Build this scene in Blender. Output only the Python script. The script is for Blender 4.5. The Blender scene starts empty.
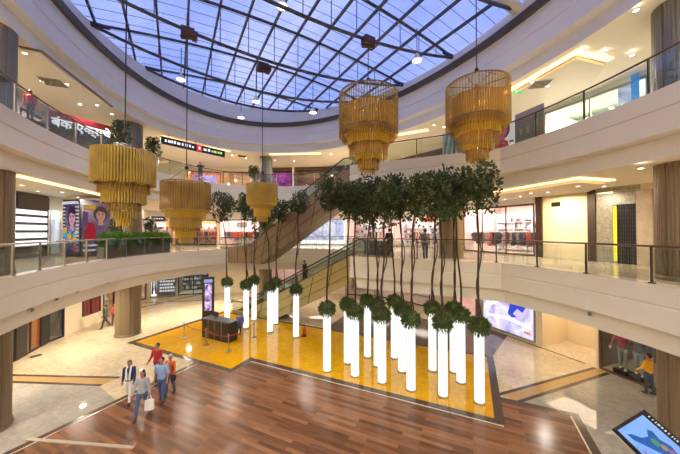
import bpy, bmesh, math, random
from math import pi, sin, cos, sqrt, atan2, radians
from mathutils import Vector, Matrix
from mathutils.geometry import tessellate_polygon
random.seed(7)
SC = bpy.context.scene
COL = SC.collection
V = Vector

# ------------------------------------------------------------------ camera
EYE, F = 6.95, 280.0
PITCH = math.atan(4 / F)
cam_d = bpy.data.cameras.new('camera')
cam_d.sensor_width = 36
cam_d.lens = F / 680 * 36
cam_d.clip_start = 0.1
cam_d.clip_end = 300
cam = bpy.data.objects.new('camera', cam_d)
COL.objects.link(cam)
cam.location = (0, 0, EYE)
cam.rotation_euler = (pi / 2 + PITCH, 0, 0)
SC.camera = cam


def ray(px, py):
    """direction of a photograph pixel, y component 1"""
    a, b = (px - 340) / F, (227 - py) / F
    y = cos(PITCH) - b * sin(PITCH)
    z = sin(PITCH) + b * cos(PITCH)
    return a / y, z / y


def at_z(px, py, z):
    a, b = ray(px, py)
    d = (z - EYE) / b
    return V((a * d, d, z))


def at_y(px, py, y):
    a, b = ray(px, py)
    return V((a * y, y, EYE + b * y))


# ------------------------------------------------------------------ mesh builder
class MB:
    def __init__(s):
        s.v, s.f, s.sm = [], [], []

    def add(s, vs, fs, smooth=False):
        n = len(s.v)
        s.v += [tuple(v) for v in vs]
        s.f += [[i + n for i in f] for f in fs]
        s.sm += [smooth] * len(fs)
        return s

    def box(s, c, d, rz=0.0, M=None):
        x, y, z = d[0] / 2, d[1] / 2, d[2] / 2
        R = M or Matrix.Rotation(rz, 3, 'Z')
        vs = [R @ V(p) + V(c) for p in ((-x, -y, -z), (x, -y, -z), (x, y, -z), (-x, y, -z), (-x, -y, z), (x, -y, z), (x, y, z), (-x, y, z))]
        return s.add(vs, [(0, 3, 2, 1), (4, 5, 6, 7), (0, 1, 5, 4), (1, 2, 6, 5), (2, 3, 7, 6), (3, 0, 4, 7)])

    def seg(s, p, q, z0, z1, t0, t1):
        """upright slab along plan segment p-q; t0..t1 along the right-hand normal"""
        p, q = V(p[:2]), V(q[:2])
        d = (q - p).normalized()
        n = V((d.y, -d.x))
        a = [p + n * t0, q + n * t0, q + n * t1, p + n * t1]
        return s.prism(a, z0, z1)

    def prism(s, poly, z0, z1):
        poly = [V((p[0], p[1])) for p in poly]
        ar = sum(poly[i - 1].x * poly[i].y - poly[i].x * poly[i - 1].y for i in range(len(poly)))
        if ar < 0:
            poly = poly[::-1]
        n = len(poly)
        vs = [(p.x, p.y, z0) for p in poly] + [(p.x, p.y, z1) for p in poly]
        fs = [tuple(range(n))[::-1], tuple(range(n, 2 * n))] + [(i, (i + 1) % n, n + (i + 1) % n, n + i) for i in range(n)]
        return s.add(vs, fs)

    def quad(s, a, b, c, d):
        return s.add([a, b, c, d], [(0, 1, 2, 3)])

    def tube(s, pts, r, n=8, caps=True, smooth=True):
        pts = [V(p) for p in pts]
        rs = r if isinstance(r, (list, tuple)) else [r] * len(pts)
        vs, fs = [], []
        up = None
        for i, p in enumerate(pts):
            t = (pts[min(i + 1, len(pts) - 1)] - pts[max(i - 1, 0)]).normalized()
            if up is None:
                up = V((1, 0, 0)) if abs(t.x) < .8 else V((0, 1, 0))
            a = t.cross(up).normalized()
            b = a.cross(t)
            up = b
            for k in range(n):
                w = 2 * pi * k / n
                vs.append(p + (a * cos(w) + b * sin(w)) * rs[i])
        for i in range(len(pts) - 1):
            for k in range(n):
                k2 = (k + 1) % n
                fs.append((i * n + k, i * n + k2, (i + 1) * n + k2, (i + 1) * n + k)[::-1])
        s.add(vs, fs, smooth)
        if caps:
            m = len(vs)
            s.add(vs[:n], [tuple(range(n))])
            s.add(vs[m - n:], [tuple(range(n))[::-1]])
        return s

    def bar(s, p, q, w, h=None, up=(0, 0, 1)):
        """rectangular bar"""
        h = h or w
        p, q = V(p), V(q)
        t = (q - p)
        L = t.length
        t.normalize()
        a = t.cross(V(up))
        if a.length < 1e-4:
            a = V((1, 0, 0))
        a.normalize()
        b = a.cross(t)
        M = Matrix((a, t, b)).transposed()
        return s.box((p + q) / 2, (w, L, h), M=M)

    def lathe(s, prof, c=(0, 0, 0), n=24, smooth=True, close=True):
        vs, fs = [], []
        c = V(c)
        for r, z in prof:
            for k in range(n):
                w = 2 * pi * k / n
                vs.append((c.x + r * cos(w), c.y + r * sin(w), c.z + z))
        for i in range(len(prof) - 1):
            for k in range(n):
                k2 = (k + 1) % n
                fs.append((i * n + k, i * n + k2, (i + 1) * n + k2, (i + 1) * n + k))
        s.add(vs, fs, smooth)
        if close:
            m = len(vs)
            s.add(vs[:n], [tuple(range(n))[::-1]])
            s.add(vs[m - n:], [tuple(range(n))])
        return s

    def ball(s, c, r, n=12, m=8, M=None, smooth=True):
        r = r if isinstance(r, (tuple, list)) else (r, r, r)
        vs, fs = [], []
        for i in range(m + 1):
            ph = pi * i / m
            for k in range(n):
                w = 2 * pi * k / n
                p = V((sin(ph) * cos(w) * r[0], sin(ph) * sin(w) * r[1], cos(ph) * r[2]))
                if M:
                    p = M @ p
                vs.append(p + V(c))
        for i in range(m):
            for k in range(n):
                k2 = (k + 1) % n
                fs.append((i * n + k, (i + 1) * n + k, (i + 1) * n + k2, i * n + k2))
        return s.add(vs, fs, smooth)

    def sweep(s, path, prof, closed=False, smooth=False, z=0.0):
        """profile (offset to the left of the path, height) swept along a plan path"""
        nm = normals(path, closed)
        vs, fs = [], []
        m, n = len(prof), len(path)
        for p, k in zip(path, nm):
            for o, h in prof:
                vs.append((p[0] + k[0] * o, p[1] + k[1] * o, z + h))
        for i in range(n if closed else n - 1):
            j = (i + 1) % n
            for q in range(m - 1):
                fs.append((i * m + q, j * m + q, j * m + q + 1, i * m + q + 1))
        return s.add(vs, fs, smooth)

    def mesh(s, name):
        me = bpy.data.meshes.new(name)
        me.from_pydata(s.v, [], s.f)
        me.polygons.foreach_set('use_smooth', s.sm)
        me.update()
        return me


def normals(path, closed=False):
    """left-hand mitre normals of a plan path"""
    n = len(path)
    out = []
    for i in range(n):
        a = V(path[i - 1][:2]) if (i > 0 or closed) else None
        b = V(path[i][:2])
        c = V(path[(i + 1) % n][:2]) if (i < n - 1 or closed) else None
        ds = [(q - p).normalized() for p, q in ((a, b), (b, c)) if p is not None and q is not None and (q - p).length > 1e-6]
        ns = [V((-d.y, d.x)) for d in ds]
        if len(ns) == 2:
            m = (ns[0] + ns[1])
            m = m / max(m.length_squared / 2, .25) if m.length > .1 else ns[0]
            out.append(m)
        else:
            out.append(ns[0])
    return out


def offset(path, o, closed=False):
    return [V((p[0] + k[0] * o, p[1] + k[1] * o)) for p, k in zip(path, normals(path, closed))]


def fill(outer, inner=None, z=0.0, up=True):
    mb = MB()
    loops = [[V((p[0], p[1], 0)) for p in outer]]
    if inner:
        loops.append([V((p[0], p[1], 0)) for p in inner])
    pts = [p for l in loops for p in l]
    fs = []
    for t in tessellate_polygon(loops):
        a, b, c = (pts[i] for i in t)
        ccw = (b - a).cross(c - a).z > 0
        fs.append(tuple(t) if ccw == up else tuple(t)[::-1])
    return mb.add([(p.x, p.y, z) for p in pts], fs)


# ------------------------------------------------------------------ objects
def obj(name, mb, m=None, parent=None, loc=None, rz=0.0):
    me = mb if isinstance(mb, bpy.types.Mesh) else mb.mesh(name)
    o = bpy.data.objects.new(name, me)
    if m is not None and not me.materials:
        me.materials.append(m)
    COL.objects.link(o)
    if parent is not None:
        o.parent = parent
    if loc is not None:
        o.location = loc
        o.rotation_euler[2] = rz
    return o


def tag(o, label=None, cat=None, group=None, kind=None):
    if label: o['label'] = label
    if cat: o['category'] = cat
    if group: o['group'] = group
    if kind: o['kind'] = kind
    return o


def thing(name, label, cat, loc=(0, 0, 0), rz=0.0, group=None, kind=None):
    o = bpy.data.objects.new(name, None)
    o.empty_display_size = .2
    COL.objects.link(o)
    o.location = loc
    o.rotation_euler[2] = rz
    return tag(o, label, cat, group, kind)


def struct(name, mb, m, label=None, cat=None):
    return tag(obj(name, mb, m), label, cat, None, 'structure')


def copy_tree(o, parent=None):
    c = o.copy()
    COL.objects.link(c)
    c.parent = parent
    for ch in list(o.children):
        copy_tree(ch, c)
    return c


ORD = ['first', 'second', 'third', 'fourth', 'fifth', 'sixth', 'seventh', 'eighth', 'ninth', 'tenth', 'eleventh', 'twelfth', 'thirteenth', 'fourteenth', 'fifteenth', 'sixteenth']

# ------------------------------------------------------------------ materials
MATS = {}


def nodes(name):
    m = bpy.data.materials.new(name)
    m.use_nodes = True
    nt = m.node_tree
    nt.nodes.clear()
    out = nt.nodes.new('ShaderNodeOutputMaterial')
    return m, nt, out


def N(nt, t, **kw):
    n = nt.nodes.new('ShaderNode' + t)
    for k, v in kw.items():
        if k in n.inputs:
            n.inputs[k].default_value = v
        else:
            setattr(n, k, v)
    return n


def c4(c):
    return (c[0], c[1], c[2], 1)


def mat(name, base, rough=.5, metal=0.0, var=.08, scale=6.0, es=0.0, ec=None, bump=0.0, coat=0.0, spec=.5):
    """principled material with procedural tone variation"""
    if name in MATS:
        return MATS[name]
    m, nt, out = nodes(name)
    L = nt.links.new
    p = N(nt, 'BsdfPrincipled')
    p.inputs['Roughness'].default_value = rough
    p.inputs['Metallic'].default_value = metal
    p.inputs['Coat Weight'].default_value = coat
    p.inputs['Specular IOR Level'].default_value = spec
    tc = N(nt, 'TexCoord')
    nz = N(nt, 'TexNoise')
    nz.inputs['Scale'].default_value = scale
    nz.inputs['Detail'].default_value = 4
    L(tc.outputs['Object'], nz.inputs['Vector'])
    mx = N(nt, 'MixRGB')
    mx.inputs[1].default_value = c4([x * (1 - var) for x in base])
    mx.inputs[2].default_value = c4([min(1, x * (1 + var)) for x in base])
    L(nz.outputs['Fac'], mx.inputs[0])
    L(mx.outputs[0], p.inputs['Base Color'])
    if es:
        p.inputs['Emission Color'].default_value = c4(ec or base)
        p.inputs['Emission Strength'].default_value = es
    if bump:
        b = N(nt, 'Bump')
        b.inputs['Strength'].default_value = bump
        L(nz.outputs['Fac'], b.inputs['Height'])
        L(b.outputs[0], p.inputs['Normal'])
    L(p.outputs[0], out.inputs[0])
    MATS[name] = m
    return m


def emit(name, col, s, var=.05, scale=3.0):
    if name in MATS:
        return MATS[name]
    m, nt, out = nodes(name)
    L = nt.links.new
    e = N(nt, 'Emission')
    e.inputs[1].default_value = s
    tc = N(nt, 'TexCoord')
    nz = N(nt, 'TexNoise')
    nz.inputs['Scale'].default_value = scale
    L(tc.outputs['Object'], nz.inputs['Vector'])
    mx = N(nt, 'MixRGB')
    mx.inputs[1].default_value = c4([x * (1 - var) for x in col])
    mx.inputs[2].default_value = c4([x * (1 + var) for x in col])
    L(nz.outputs['Fac'], mx.inputs[0])
    L(mx.outputs[0], e.inputs[0])
    L(e.outputs[0], out.inputs[0])
    MATS[name] = m
    return m


def ramp(nt, stops, interp='LINEAR'):
    r = N(nt, 'ValToRGB')
    r.color_ramp.interpolation = interp
    el = r.color_ramp.elements
    while len(el) < len(stops):
        el.new(.5)
    for e, (p, c) in zip(el, stops):
        e.position = p
        e.color = c4(c)
    return r


def picture(name, stops, s, scale=2.0, kind='noise', distort=1.5, loc=(0, 0, 0), interp='LINEAR'):
    """a lit printed panel: colour bands through a distorted texture"""
    if name in MATS:
        return MATS[name]
    m, nt, out = nodes(name)
    L = nt.links.new
    tc = N(nt, 'TexCoord')
    mp = N(nt, 'Mapping')
    mp.inputs['Location'].default_value = loc
    L(tc.outputs['Object'], mp.inputs[0])
    if kind == 'noise':
        t = N(nt, 'TexNoise')
        t.inputs['Scale'].default_value = scale
        t.inputs['Distortion'].default_value = distort
        t.inputs['Detail'].default_value = 3
        o = t.outputs['Fac']
    else:
        t = N(nt, 'TexVoronoi')
        t.inputs['Scale'].default_value = scale
        o = t.outputs['Color']
    L(mp.outputs[0], t.inputs['Vector'])
    r = ramp(nt, stops, interp)
    L(o, r.inputs[0])
    p = N(nt, 'BsdfPrincipled')
    p.inputs['Roughness'].default_value = .25
    p.inputs['Base Color'].default_value = (.02, .02, .02, 1)
    L(r.outputs[0], p.inputs['Emission Color'])
    p.inputs['Emission Strength'].default_value = s
    L(p.outputs[0], out.inputs[0])
    MATS[name] = m
    return m


def glass(name, tint, refl=.08, rough=.02, frit=None):
    """architectural sheet glass: a clear pane with a mirror sheen"""
    if name in MATS:
        return MATS[name]
    m, nt, out = nodes(name)
    L = nt.links.new
    t = N(nt, 'BsdfTransparent')
    t.inputs[0].default_value = c4(tint)
    g = N(nt, 'BsdfGlossy')
    g.inputs['Roughness'].default_value = rough
    lw = N(nt, 'LayerWeight')
    lw.inputs[0].default_value = .25
    mu = N(nt, 'Math', operation='MULTIPLY_ADD')
    mu.inputs[1].default_value = .5
    mu.inputs[2].default_value = refl * .5
    L(lw.outputs['Fresnel'], mu.inputs[0])
    mx = N(nt, 'MixShader')
    L(mu.outputs[0], mx.inputs[0])
    L(t.outputs[0], mx.inputs[1])
    L(g.outputs[0], mx.inputs[2])
    last = mx
    if frit:
        # printed dots / lines on the pane
        tc = N(nt, 'TexCoord')
        mp = N(nt, 'Mapping')
        mp.inputs['Rotation'].default_value = (0, 0, frit[3])
        w = N(nt, 'TexWave', wave_type='BANDS', bands_direction='Y')
        w.inputs['Scale'].default_value = frit[0]
        w.inputs['Distortion'].default_value = 1.2
        w.inputs['Detail'].default_value = 2
        L(tc.outputs['Object'], mp.inputs[0])
        L(mp.outputs[0], w.inputs['Vector'])
        r = ramp(nt, [(.35, (0, 0, 0)), (.75, (frit[1],) * 3)])
        L(w.outputs['Fac'], r.inputs[0])
        d = N(nt, 'BsdfTranslucent')
        d.inputs[0].default_value = c4(frit[2])
        m2 = N(nt, 'MixShader')
        L(r.outputs[0], m2.inputs[0])
        L(mx.outputs[0], m2.inputs[1])
        L(d.outputs[0], m2.inputs[2])
        last = m2
    L(last.outputs[0], out.inputs[0])
    MATS[name] = m
    return m


def tiled(name, base, line, size, rot, rough, var=.07, width=.004, spec=.5):
    """polished stone laid in square slabs"""
    m, nt, out = nodes(name)
    L = nt.links.new
    tc = N(nt, 'TexCoord')
    mp = N(nt, 'Mapping')
    mp.inputs['Rotation'].default_value = (0, 0, rot)
    L(tc.outputs['Object'], mp.inputs[0])
    b = N(nt, 'TexBrick')
    b.offset = 0
    b.inputs['Scale'].default_value = 1
    b.inputs['Brick Width'].default_value = size
    b.inputs['Row Height'].default_value = size
    b.inputs['Mortar Size'].default_value = width
    b.inputs['Color1'].default_value = c4([x * (1 - var) for x in base])
    b.inputs['Color2'].default_value = c4([x * (1 + var) for x in base])
    b.inputs['Mortar'].default_value = c4(line)
    L(mp.outputs[0], b.inputs['Vector'])
    nz = N(nt, 'TexNoise')
    nz.inputs['Scale'].default_value = 2.5
    nz.inputs['Detail'].default_value = 8
    nz.inputs['Distortion'].default_value = 2
    L(mp.outputs[0], nz.inputs['Vector'])
    r = ramp(nt, [(.3, (.8, .8, .8)), (.7, (1.1, 1.08, 1.05))])
    L(nz.outputs['Fac'], r.inputs[0])
    mx = N(nt, 'MixRGB', blend_type='MULTIPLY')
    mx.inputs[0].default_value = 1
    L(b.outputs['Color'], mx.inputs[1])
    L(r.outputs[0], mx.inputs[2])
    p = N(nt, 'BsdfPrincipled')
    p.inputs['Roughness'].default_value = rough
    p.inputs['Specular IOR Level'].default_value = spec
    L(mx.outputs[0], p.inputs['Base Color'])
    L(p.outputs[0], out.inputs[0])
    MATS[name] = m
    return m


def wood_planks(name, cols, rot, pl=1.6, pw=.16, rough=.2):
    m, nt, out = nodes(name)
    L = nt.links.new
    tc = N(nt, 'TexCoord')
    mp = N(nt, 'Mapping')
    mp.inputs['Rotation'].default_value = (0, 0, rot)
    L(tc.outputs['Object'], mp.inputs[0])
    b = N(nt, 'TexBrick')
    b.offset = .37
    b.inputs['Scale'].default_value = 1
    b.inputs['Brick Width'].default_value = pl
    b.inputs['Row Height'].default_value = pw
    b.inputs['Mortar Size'].default_value = .003
    b.inputs['Color1'].default_value = (0, 0, 0, 1)
    b.inputs['Color2'].default_value = (1, 1, 1, 1)
    b.inputs['Mortar'].default_value = (.3, .3, .3, 1)
    L(mp.outputs[0], b.inputs['Vector'])
    st = N(nt, 'Mapping')
    st.inputs['Scale'].default_value = (.5, 5, 1)
    L(mp.outputs[0], st.inputs[0])
    nz = N(nt, 'TexNoise')
    nz.inputs['Scale'].default_value = 2.2
    nz.inputs['Detail'].default_value = 8
    nz.inputs['Roughness'].default_value = .65
    L(st.outputs[0], nz.inputs['Vector'])
    mx = N(nt, 'MixRGB')
    mx.inputs[0].default_value = .55
    L(b.outputs['Color'], mx.inputs[1])
    L(nz.outputs['Fac'], mx.inputs[2])
    r = ramp(nt, [(.18, cols[0]), (.5, cols[1]), (.82, cols[2])])
    L(mx.outputs[0], r.inputs[0])
    p = N(nt, 'BsdfPrincipled')
    p.inputs['Roughness'].default_value = rough
    p.inputs['Specular IOR Level'].default_value = .24
    L(r.outputs[0], p.inputs['Base Color'])
    L(p.outputs[0], out.inputs[0])
    MATS[name] = m
    return m


def rods(name, col, rough=.25, transp=.25, glow=0.0, trans=.35):
    """coloured glass rod: some light goes through, some scatters, some mirrors"""
    m, nt, out = nodes(name)
    L = nt.links.new
    tc = N(nt, 'TexCoord')
    nz = N(nt, 'TexNoise')
    nz.inputs['Scale'].default_value = 1.2
    L(tc.outputs['Object'], nz.inputs['Vector'])
    r = ramp(nt, [(.3, [x * .8 for x in col]), (.7, [min(1, x * 1.25) for x in col])])
    L(nz.outputs['Fac'], r.inputs[0])
    p = N(nt, 'BsdfPrincipled')
    p.inputs['Roughness'].default_value = rough
    L(r.outputs[0], p.inputs['Base Color'])
    tl = N(nt, 'BsdfTranslucent')
    L(r.outputs[0], tl.inputs[0])
    a = N(nt, 'MixShader')
    a.inputs[0].default_value = trans
    L(p.outputs[0], a.inputs[1])
    L(tl.outputs[0], a.inputs[2])
    t = N(nt, 'BsdfTransparent')
    t.inputs[0].default_value = c4([min(1, .45 + .55 * x / max(col)) for x in col])
    b = N(nt, 'MixShader')
    b.inputs[0].default_value = transp
    L(a.outputs[0], b.inputs[1])
    L(t.outputs[0], b.inputs[2])
    L(b.outputs[0], out.inputs[0])
    MATS[name] = m
    return m
# ------------------------------------------------------------------ storeys
Z1, Z2 = 5.4, 11.0
CEIL = {0: Z1 - 1.95, 1: Z2 - 1.9, 2: 14.2}
FLOOR = {0: 0.0, 1: Z1, 2: Z2}
AX = V((.905, -.425))          # building axis along the escalators and the timber
BX = V((.425, .905))


def ab(a, b):
    return AX * a + BX * b


EC = V((-1.8, 12.0))
EM, EN = V((-.508, .861)), V((.861, .508))
RM, RN = 14.5, 9.4


def ell(th, o=0.0):
    t = radians(th)
    return EC + EM * ((RM + o) * cos(t)) + EN * ((RN + o) * sin(t))


PA, PB = V((7.6, 13.8)), V((.6, 17.2))
PC = PB + BX * 4.65
LA, LB = 104, 426              # the void's oval runs from LA round the near side to LB
VOID = [ell(a) for a in range(LA, LB - 1, 3)] + [PC, PB, PA]
OVAL = [ell(a * 1.5) for a in range(240)]

# outer shop line, from the near right, anticlockwise
WALL = [V(p) for p in ((15.0, -3), (14.6, 6), (13.8, 12.4), (13.1, 14.35), (10.8, 19.5), (9.2, 24), (5, 29.5), (-2, 31.5), (-9, 32),
                       (-14, 31.5), (-20, 29.5), (-19.5, 24), (-18.3, 21.4), (-18.2, 17.5), (-17.3, 14.85), (-15.8, 8.5), (-14, 0), (-9, -6), (0, -8), (10, -7))]
WL = [0.0]
for i in range(1, len(WALL) + 1):
    WL.append(WL[-1] + (WALL[i % len(WALL)] - WALL[i - 1]).length)


def wpt(s):
    s = s % WL[-1]
    for i in range(len(WALL)):
        if s <= WL[i + 1]:
            return WALL[i].lerp(WALL[(i + 1) % len(WALL)], (s - WL[i]) / (WL[i + 1] - WL[i]))


def wpath(s0, s1):
    return [wpt(s0)] + [WALL[i] for i in range(1, len(WALL)) if s0 + .02 < WL[i] < s1 - .02] + [wpt(s1)]


def wpx(px):
    """distance along the shop line where a sight line through photograph column px meets it"""
    d = V(ray(px, 227)[:1] + (1,))
    d = V(((px - 340) / F, 1))
    for i in range(len(WALL)):
        p, q = WALL[i], WALL[(i + 1) % len(WALL)]
        e = q - p
        den = d.x * e.y - d.y * e.x
        if abs(den) < 1e-9:
            continue
        t = (p.x * e.y - p.y * e.x) / den
        k = (p.x * d.y - p.y * d.x) / den
        if t > 0 and 0 <= k <= 1:
            return WL[i] + k * e.length
    raise ValueError(px)


# ------------------------------------------------------------------ base materials
cream = mat('cream paint', (.80, .74, .62), .55, var=.03, scale=2)
fascia_paint = mat('fascia paint', (.79, .74, .63), .5, var=.025, scale=1.5)
white_paint = mat('white paint', (.80, .82, .84), .5, var=.03, scale=2)
ceil_paint = mat('ceiling paint', (.87, .82, .70), .6, var=.02, scale=1)
dark_band = mat('bronze band', (.07, .055, .045), .45, var=.2)
steel = mat('brushed steel', (.42, .40, .38), .3, .9, var=.1, scale=20)
dark_steel = mat('dark steel', (.07, .065, .06), .4, .7, var=.1)
rail_brown = mat('brown handrail', (.12, .07, .045), .3, .2, var=.15)
black = mat('black lacquer', (.012, .012, .014), .3, var=.2)
charcoal = mat('charcoal', (.05, .05, .055), .5, var=.2)
rail_glass = glass('railing glass', (.86, .90, .88), .10)
rail_glass_dark = glass('grey railing glass', (.76, .81, .79), .10)
shop_glass = glass('shop window glass', (.93, .95, .95), .08)
marble = tiled('cream marble', (.63, .51, .34), (.38, .29, .19), 1.2, .44, .03)
marble_grey = tiled('grey beige marble', (.38, .35, .30), (.25, .23, .20), 1.0, .44, .03)
tile_up = tiled('upper floor tiles', (.66, .56, .42), (.40, .33, .24), 1.0, .44, .15)
gold_floor = tiled('amber floor', (.64, .325, .006), (.5, .25, .006), 1.5, .44, .06, var=.10, width=.006)
border_stone = mat('dark brown stone', (.075, .052, .04), .16, var=.3, scale=5)
tan_stone = mat('tan stone', (.45, .28, .11), .16, var=.2, scale=5)
timber = wood_planks('timber planks', ((.06, .028, .015), (.16, .069, .033), (.28, .128, .062)), .44, rough=.24)
truss_paint = mat('grey truss paint', (.05, .052, .075), .45, .2, var=.1)

# ------------------------------------------------------------------ ground floor
struct('floor', fill(WALL, None, 0.0), marble, 'cream polished marble floor of the mall')
# greyer marble on the near side of the tan bands
near_l = [V((-17.6, 13.0)), V((-15.2, 13.02)), V((-10.9, 12.72)), ab(-13.3, 6.6), ab(-13.3, -4), V((-15.2, 3))]
near_r = [V((7.2, 11.6)), V((13.9, 14.05)), V((14.2, 9)), V((14.9, 0)), ab(3.6, -4), ab(3.6, 12.9), ab(1.5, 13.5)]
struct('floor_near_marble', fill(near_l, None, .004), marble_grey, 'greyer marble floor left of the timber')
struct('floor_near_marble', fill(near_r, None, .004), marble_grey, 'greyer marble floor right of the timber')


def band(p, q, w, m, z, name='trim_floor'):
    p, q = V(p), V(q)
    d = (q - p).normalized()
    n = V((-d.y, d.x)) * w / 2
    return struct(name, MB().prism([p - n, q - n, q + n, p + n], 0, z), m)


def dbl(p, q, p2, q2):
    p, q, p2, q2 = map(V, (p, q, p2, q2))
    struct('trim_floor', MB().prism([p, q, q2, p2], 0, .006), tan_stone)
    band(p, q, .16, border_stone, .009)
    band(p2, q2, .16, border_stone, .009)


dbl((-17.0, 13.65), (-10.45, 13.37), (-17.0, 13.1), (-10.75, 12.72))
dbl((6.76, 12.0), (12.95, 14.32), (7.3, 11.5), (13.15, 13.80))
band((-18.4, 25.0), (-15.2, 31.0), .2, border_stone, .006)
band((11.0, 19.2), (12.9, 14.8), .2, border_stone, .006)
band((-20, 27), (-9, 29.0), .18, border_stone, .005)

dark_marble = tiled('dark brown marble', (.15, .12, .10), (.09, .07, .06), 1.0, .44, .08)
struct('floor_dark_marble', fill([ab(-9.5, 17.7), ab(1.0, 17.7), ab(2.5, 23.0), ab(-9.5, 23.0)], None, .006), dark_marble, 'dark brown marble floor behind the amber floor')
# timber stage and amber floor with their dark stone borders
tim = [ab(-13.0, -3), ab(3.33, -3), ab(3.33, 13.27), ab(1.0, 13.27), ab(1.0, 11.56), ab(-10.7, 11.56), ab(-10.7, 10.2), ab(-13.0, 10.2)]
timb = [ab(-13.28, -3), ab(3.62, -3), ab(3.62, 13.55), ab(1.0, 13.55), ab(1.0, 11.56), ab(-10.7, 11.56), ab(-10.7, 10.2), ab(-13.28, 10.2)]
struct('floor_timber_border', fill(timb, None, .010), border_stone)
struct('floor_timber', fill(tim, None, .014), timber, 'dark red brown timber plank floor')
amb = [ab(-19.4, 10.2), ab(-10.7, 10.2), ab(-10.7, 11.6), ab(1.05, 11.6), ab(1.05, 17.7), ab(-19.4, 17.7)]
ambi = [ab(-19.0, 10.5), ab(-11.0, 10.5), ab(-11.0, 11.9), ab(.72, 11.9), ab(.72, 17.45), ab(-19.0, 17.45)]
struct('floor_amber_border', fill(amb, None, .018), border_stone)
struct('floor_amber', fill(ambi, None, .022), gold_floor, 'amber yellow floor under the lit pillars')
lite = mat('pale metal strip', (.62, .52, .42), .3, .3, var=.1)
for p, q in ((ab(-13.0, -3), ab(-13.0, 10.2)), (ab(3.33, -3), ab(3.33, 13.27)), (ab(1.0, 11.56), ab(-10.7, 11.56))):
    band(p, q, .05, lite, .024)
cable_strip = obj('floor_cable_cover', MB().seg((-10.4, 9.42), (-6.6, 9.05), .014, .04, -.06, .06), mat('tan cable cover', (.36, .29, .21), .4))
tag(cable_strip, 'pale beige cable cover strip lying across the near left corner of the timber floor', 'cable cover')

# ------------------------------------------------------------------ upper slabs, ceilings, fascias
PROF = [(0, .0), (0, -.55), (.035, -.57), (.035, -.62), (0, -.64), (-.02, -1.28), (.30, -1.33), (.32, -1.9)]
for lv in (1, 2):
    z = FLOOR[lv]
    struct('floor_upper', fill(WALL, VOID, z, True), tile_up, 'polished tile floor of the %s balcony' % ('lower' if lv == 1 else 'upper'))
    struct('ceiling', fill(WALL, offset(VOID, .31, True), CEIL[lv - 1], False), ceil_paint, 'cream ceiling under the %s balcony' % ('lower' if lv == 1 else 'upper'))
    struct('trim_fascia', MB().sweep(VOID, [(o, h if h > -1.8 else CEIL[lv - 1] - z) for o, h in PROF], True, z=z), fascia_paint, 'curved cream fascia of the %s balcony' % ('lower' if lv == 1 else 'upper'))
struct('ceiling', fill(WALL, offset(OVAL, .45, True)[::-1], 14.2, False), ceil_paint, 'cream ceiling of the top storey')
RP = [(.45, 14.2), (.45, 14.78), (.10, 14.84), (.10, 15.55), (.14, 15.57), (.14, 15.62), (.10, 15.64), (.10, 16.45)]
struct('wall_ring', MB().sweep(OVAL, RP, True), white_paint, 'curved white band under the skylight')
struct('trim_ring', MB().sweep(OVAL, [(.1, 16.45), (-.10, 16.45), (-.10, 16.78), (.1, 16.78)], True), dark_band, 'dark bronze band around the skylight')

# ------------------------------------------------------------------ skylight
RIM = 17.3
RISE = .8


def vz(n):
    return RIM + RISE * (1 - (n / RN) ** 2)


def mn(m, n, z):
    p = EC + EM * m + EN * n
    return V((p.x, p.y, z))


mb = MB()
rim = []
for a in range(0, 360, 3):
    p = ell(a, .1)
    n = (p - EC).dot(EN)
    rim.append((p.x, p.y, vz(n)))
nn = len(rim)
mb.add([(p[0], p[1], 16.78) for p in rim] + rim, [(i, (i + 1) % nn, nn + (i + 1) % nn, nn + i) for i in range(nn)])
struct('wall_skylight_curb', mb, white_paint, 'grey white curb between the bronze band and the glass')

sky = thing('skylight', 'arched glass skylight on grey steel trusses over the oval atrium', 'skylight', (EC.x, EC.y, RIM), kind='structure')
OFF = V((EC.x, EC.y, RIM))


def L(p):
    return V(p) - OFF


sky_glass = glass('skylight glass', (.97, .98, 1.0), .05, frit=(.42, .14, (.95, .95, 1), atan2(EM.y, EM.x) - pi / 2))


def half(m):
    return (RN + .1) * sqrt(max(0, 1 - (m / (RM + .1)) ** 2))


def halfm(n):
    return (RM + .1) * sqrt(max(0, 1 - (n / (RN + .1)) ** 2))


mb = MB()
step = .9
gm = [-14.6 + step * i for i in range(34)]
for i in range(len(gm) - 1):
    m0, m1 = gm[i], min(gm[i + 1], 14.6)
    h0, h1 = half(m0), half(m1)
    K = 12
    for k in range(K):
        a0, a1 = -1 + 2 * k / K, -1 + 2 * (k + 1) / K
        P = [mn(m0, a0 * h0, vz(a0 * h0) + .05), mn(m1, a0 * h1, vz(a0 * h1) + .05), mn(m1, a1 * h1, vz(a1 * h1) + .05), mn(m0, a1 * h0, vz(a1 * h0) + .05)]
        mb.quad(*[L(p) for p in P])
obj('glazing', mb, sky_glass, sky)
RAFT = [-8.1 + 1.35 * i for i in range(13)]
for n in RAFT:
    h = halfm(n)
    obj('rafter', MB().bar(L(mn(-h, n, vz(n))), L(mn(h, n, vz(n))), .10, .14), truss_paint, sky)


def arc(m, f, K=14, h=None):
    h = h or half(m)
    return [mn(m, -h + 2 * h * k / K, f(-h + 2 * h * k / K)) for k in range(K + 1)]


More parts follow.
